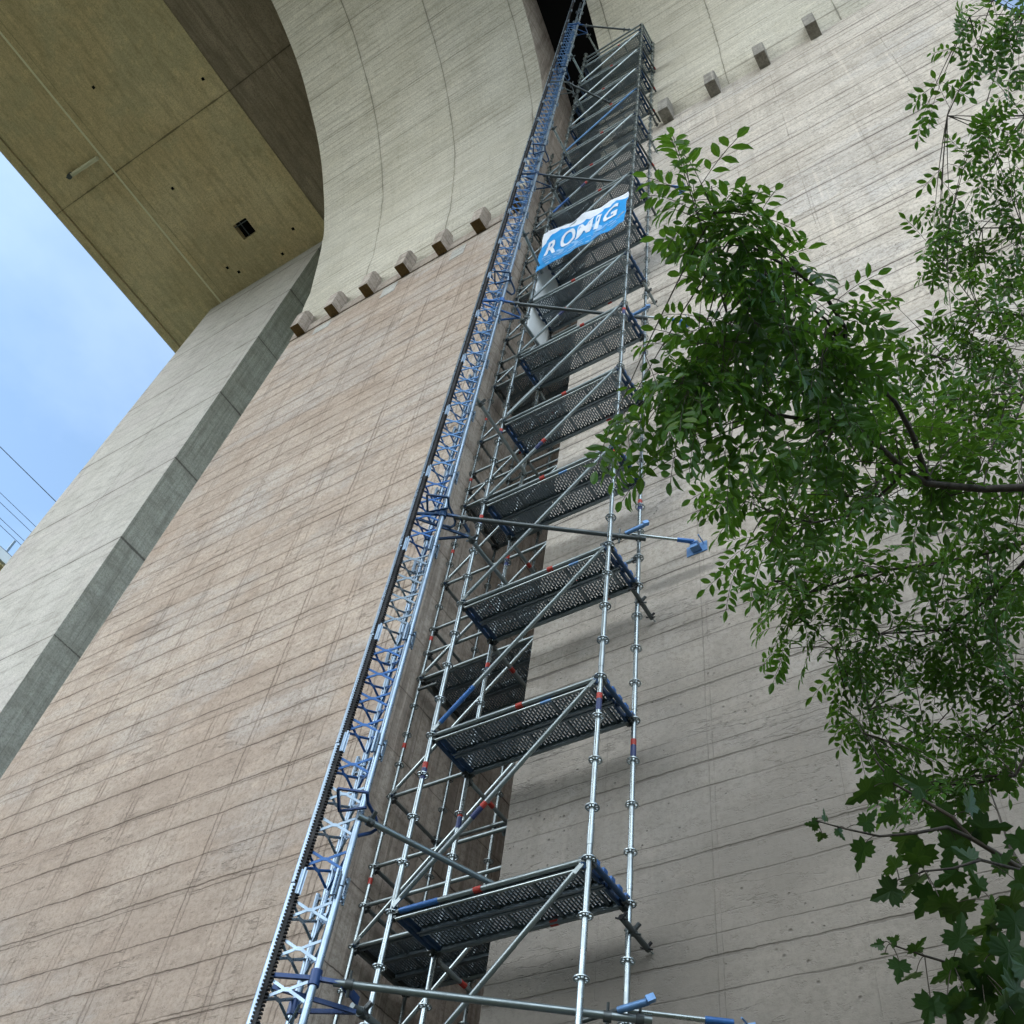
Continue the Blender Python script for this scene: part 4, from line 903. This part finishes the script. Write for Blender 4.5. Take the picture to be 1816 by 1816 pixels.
# maple: dark lobed leaves in the lower right corner
mpl = empty('maple_tree', (2.6, 3.0, GZ)); tag(mpl, 'young maple with large dark lobed leaves in the lower right corner, below the ash', 'maple tree')
tb = MB(); mt_ = [Vector((2.35, 3.0, GZ-.2)), Vector((2.2, 3.1, .2)), at(2050, 1830, 3.9), at(1990, 1600, 4.2), at(1960, 1480, 4.6)]
tb.path(resample(mt_, .3), .06, 8, r2=.012); tb.build('trunk', M['bark'], mpl)
ml = [([mt_[3], at(1900, 1600, 4.0), at(1816, 1545, 3.9), at(1770, 1515, 3.85), at(1721, 1486, 3.8), at(1690, 1450, 3.8), at(1640, 1420, 3.8), at(1585, 1390, 3.8), at(1550, 1345, 3.8)], .014, .003),
      ([at(1721, 1486, 3.8), at(1680, 1467, 3.7), at(1620, 1478, 3.65), at(1560, 1483, 3.6), at(1500, 1470, 3.6), at(1445, 1455, 3.6)], .007, .002),
      ([at(1816, 1545, 3.9), at(1740, 1525, 3.7), at(1690, 1540, 3.65), at(1640, 1545, 3.6), at(1595, 1560, 3.6)], .006, .002),
      ([mt_[2], at(1900, 1740, 3.7), at(1816, 1728, 3.5), at(1740, 1722, 3.4), at(1690, 1710, 3.35), at(1640, 1695, 3.3), at(1580, 1675, 3.3)], .010, .002),
      ([at(1816, 1545, 3.9), at(1790, 1500, 4.0), at(1770, 1440, 4.1), at(1755, 1400, 4.2)], .006, .002),
      ([mt_[2], at(1900, 1650, 3.7), at(1816, 1610, 3.6), at(1760, 1600, 3.5)], .008, .002)]
for pts, r0, r1 in ml:
    lb = MB(); lb.path(resample(pts, .12), r0, 7, r2=r1); lb.build('limb', M['bark'] if r0 < .012 else M['twig'], mpl)
mc = Crown()
# (u, v, size in metres, turn in degrees of the tip seen in the photo, distance)
ml_leaves = [(1550, 1395, .13, 215, 3.75), (1585, 1390, .12, 170, 3.8), (1530, 1465, .085, 40, 3.6), (1535, 1495, .11, 250, 3.6), (1450, 1462, .05, 180, 3.6), (1458, 1478, .05, 260, 3.6), (1485, 1470, .05, 300, 3.6), (1465, 1455, .045, 100, 3.6),
 (1590, 1440, .10, 200, 3.8), (1610, 1480, .11, 260, 3.75), (1640, 1500, .13, 250, 3.7), (1660, 1440, .13, 320, 3.8), (1640, 1400, .11, 150, 3.8), (1700, 1470, .14, 290, 3.8), (1730, 1470, .13, 10, 3.8), (1720, 1440, .12, 60, 3.8), (1695, 1490, .12, 240, 3.75), (1590, 1540, .10, 130, 3.6), (1590, 1575, .11, 215, 3.6), (1630, 1555, .13, 250, 3.6), (1625, 1530, .10, 90, 3.6), (1655, 1580, .12, 240, 3.6), (1665, 1590, .13, 300, 3.55), (1700, 1600, .13, 285, 3.55), (1700, 1545, .11, 220, 3.7), (1730, 1530, .1, 150, 3.75),
 (1765, 1600, .13, 250, 3.5), (1790, 1590, .12, 300, 3.5), (1770, 1540, .1, 40, 3.8), (1800, 1560, .12, 330, 3.7), (1740, 1580, .09, 120, 3.55), (1800, 1620, .13, 260, 3.5), (1765, 1640, .12, 200, 3.5), (1790, 1670, .14, 250, 3.45),
 (1590, 1670, .05, 150, 3.3), (1565, 1675, .04, 190, 3.3), (1570, 1690, .03, 250, 3.3), (1595, 1705, .07, 255, 3.3), (1620, 1690, .07, 60, 3.3), (1625, 1725, .08, 230, 3.3), (1700, 1680, .11, 80, 3.35), (1705, 1700, .10, 300, 3.35), (1695, 1720, .10, 200, 3.35), (1650, 1770, .11, 260, 3.3), (1680, 1765, .12, 285, 3.3), (1715, 1770, .11, 240, 3.3),
 (1760, 1690, .11, 170, 3.45), (1780, 1730, .13, 220, 3.4), (1790, 1770, .14, 250, 3.35), (1760, 1760, .11, 200, 3.4), (1800, 1800, .13, 280, 3.35), (1750, 1800, .11, 200, 3.35), (1810, 1700, .12, 300, 3.4), (1780, 1400, .09, 90, 4.2), (1750, 1420, .1, 200, 4.1), (1800, 1480, .11, 300, 4.0), (1790, 1520, .1, 240, 3.9), (1810, 1750, .13, 200, 3.4), (1730, 1740, .1, 150, 3.4)]
for (u, v, sz, ang, d_) in ml_leaves:
    p = np.array(tuple(at(u, v, d_))); a_ = math.radians(ang); vd = np.array(tuple(CR))*math.cos(a_)-np.array(tuple(CD))*math.sin(a_)
    tdir = vd*1.0+np.array(tuple(CF))*rng.normal(0, .35); up_ = -np.array(tuple(CF))*rng.choice([-1, 1])+rng.normal(0, .35, 3); fr = frame(tdir, up_)
    fr = np.array([fr[0], fr[1], fr[2]]); mc.put(MV_, MF_, p, fr, sz*.86, sz*.86*rng.uniform(.85, 1.05), float(rng.random()))
    # petiole back towards the nearest limb
    allp = [q for pts, *_ in ml for q in resample(pts, .1)]; near_ = min(allp, key=lambda q: (q-Vector(p)).length)
    mc.tw.path(bez(near_, Vector(p), (0, 0, .02), 5), .0016, 4)
cme = D.meshes.new('crown'); cme.from_pydata(np.concatenate(mc.v).tolist(), [], mc.f)
at_ = cme.attributes.new('leafvar', 'FLOAT', 'POINT'); at_.data.foreach_set('value', mc.a); cme.update(); link('crown', cme, mpl, M['maple']); mc.tw.build('twig', M['twig'], mpl)
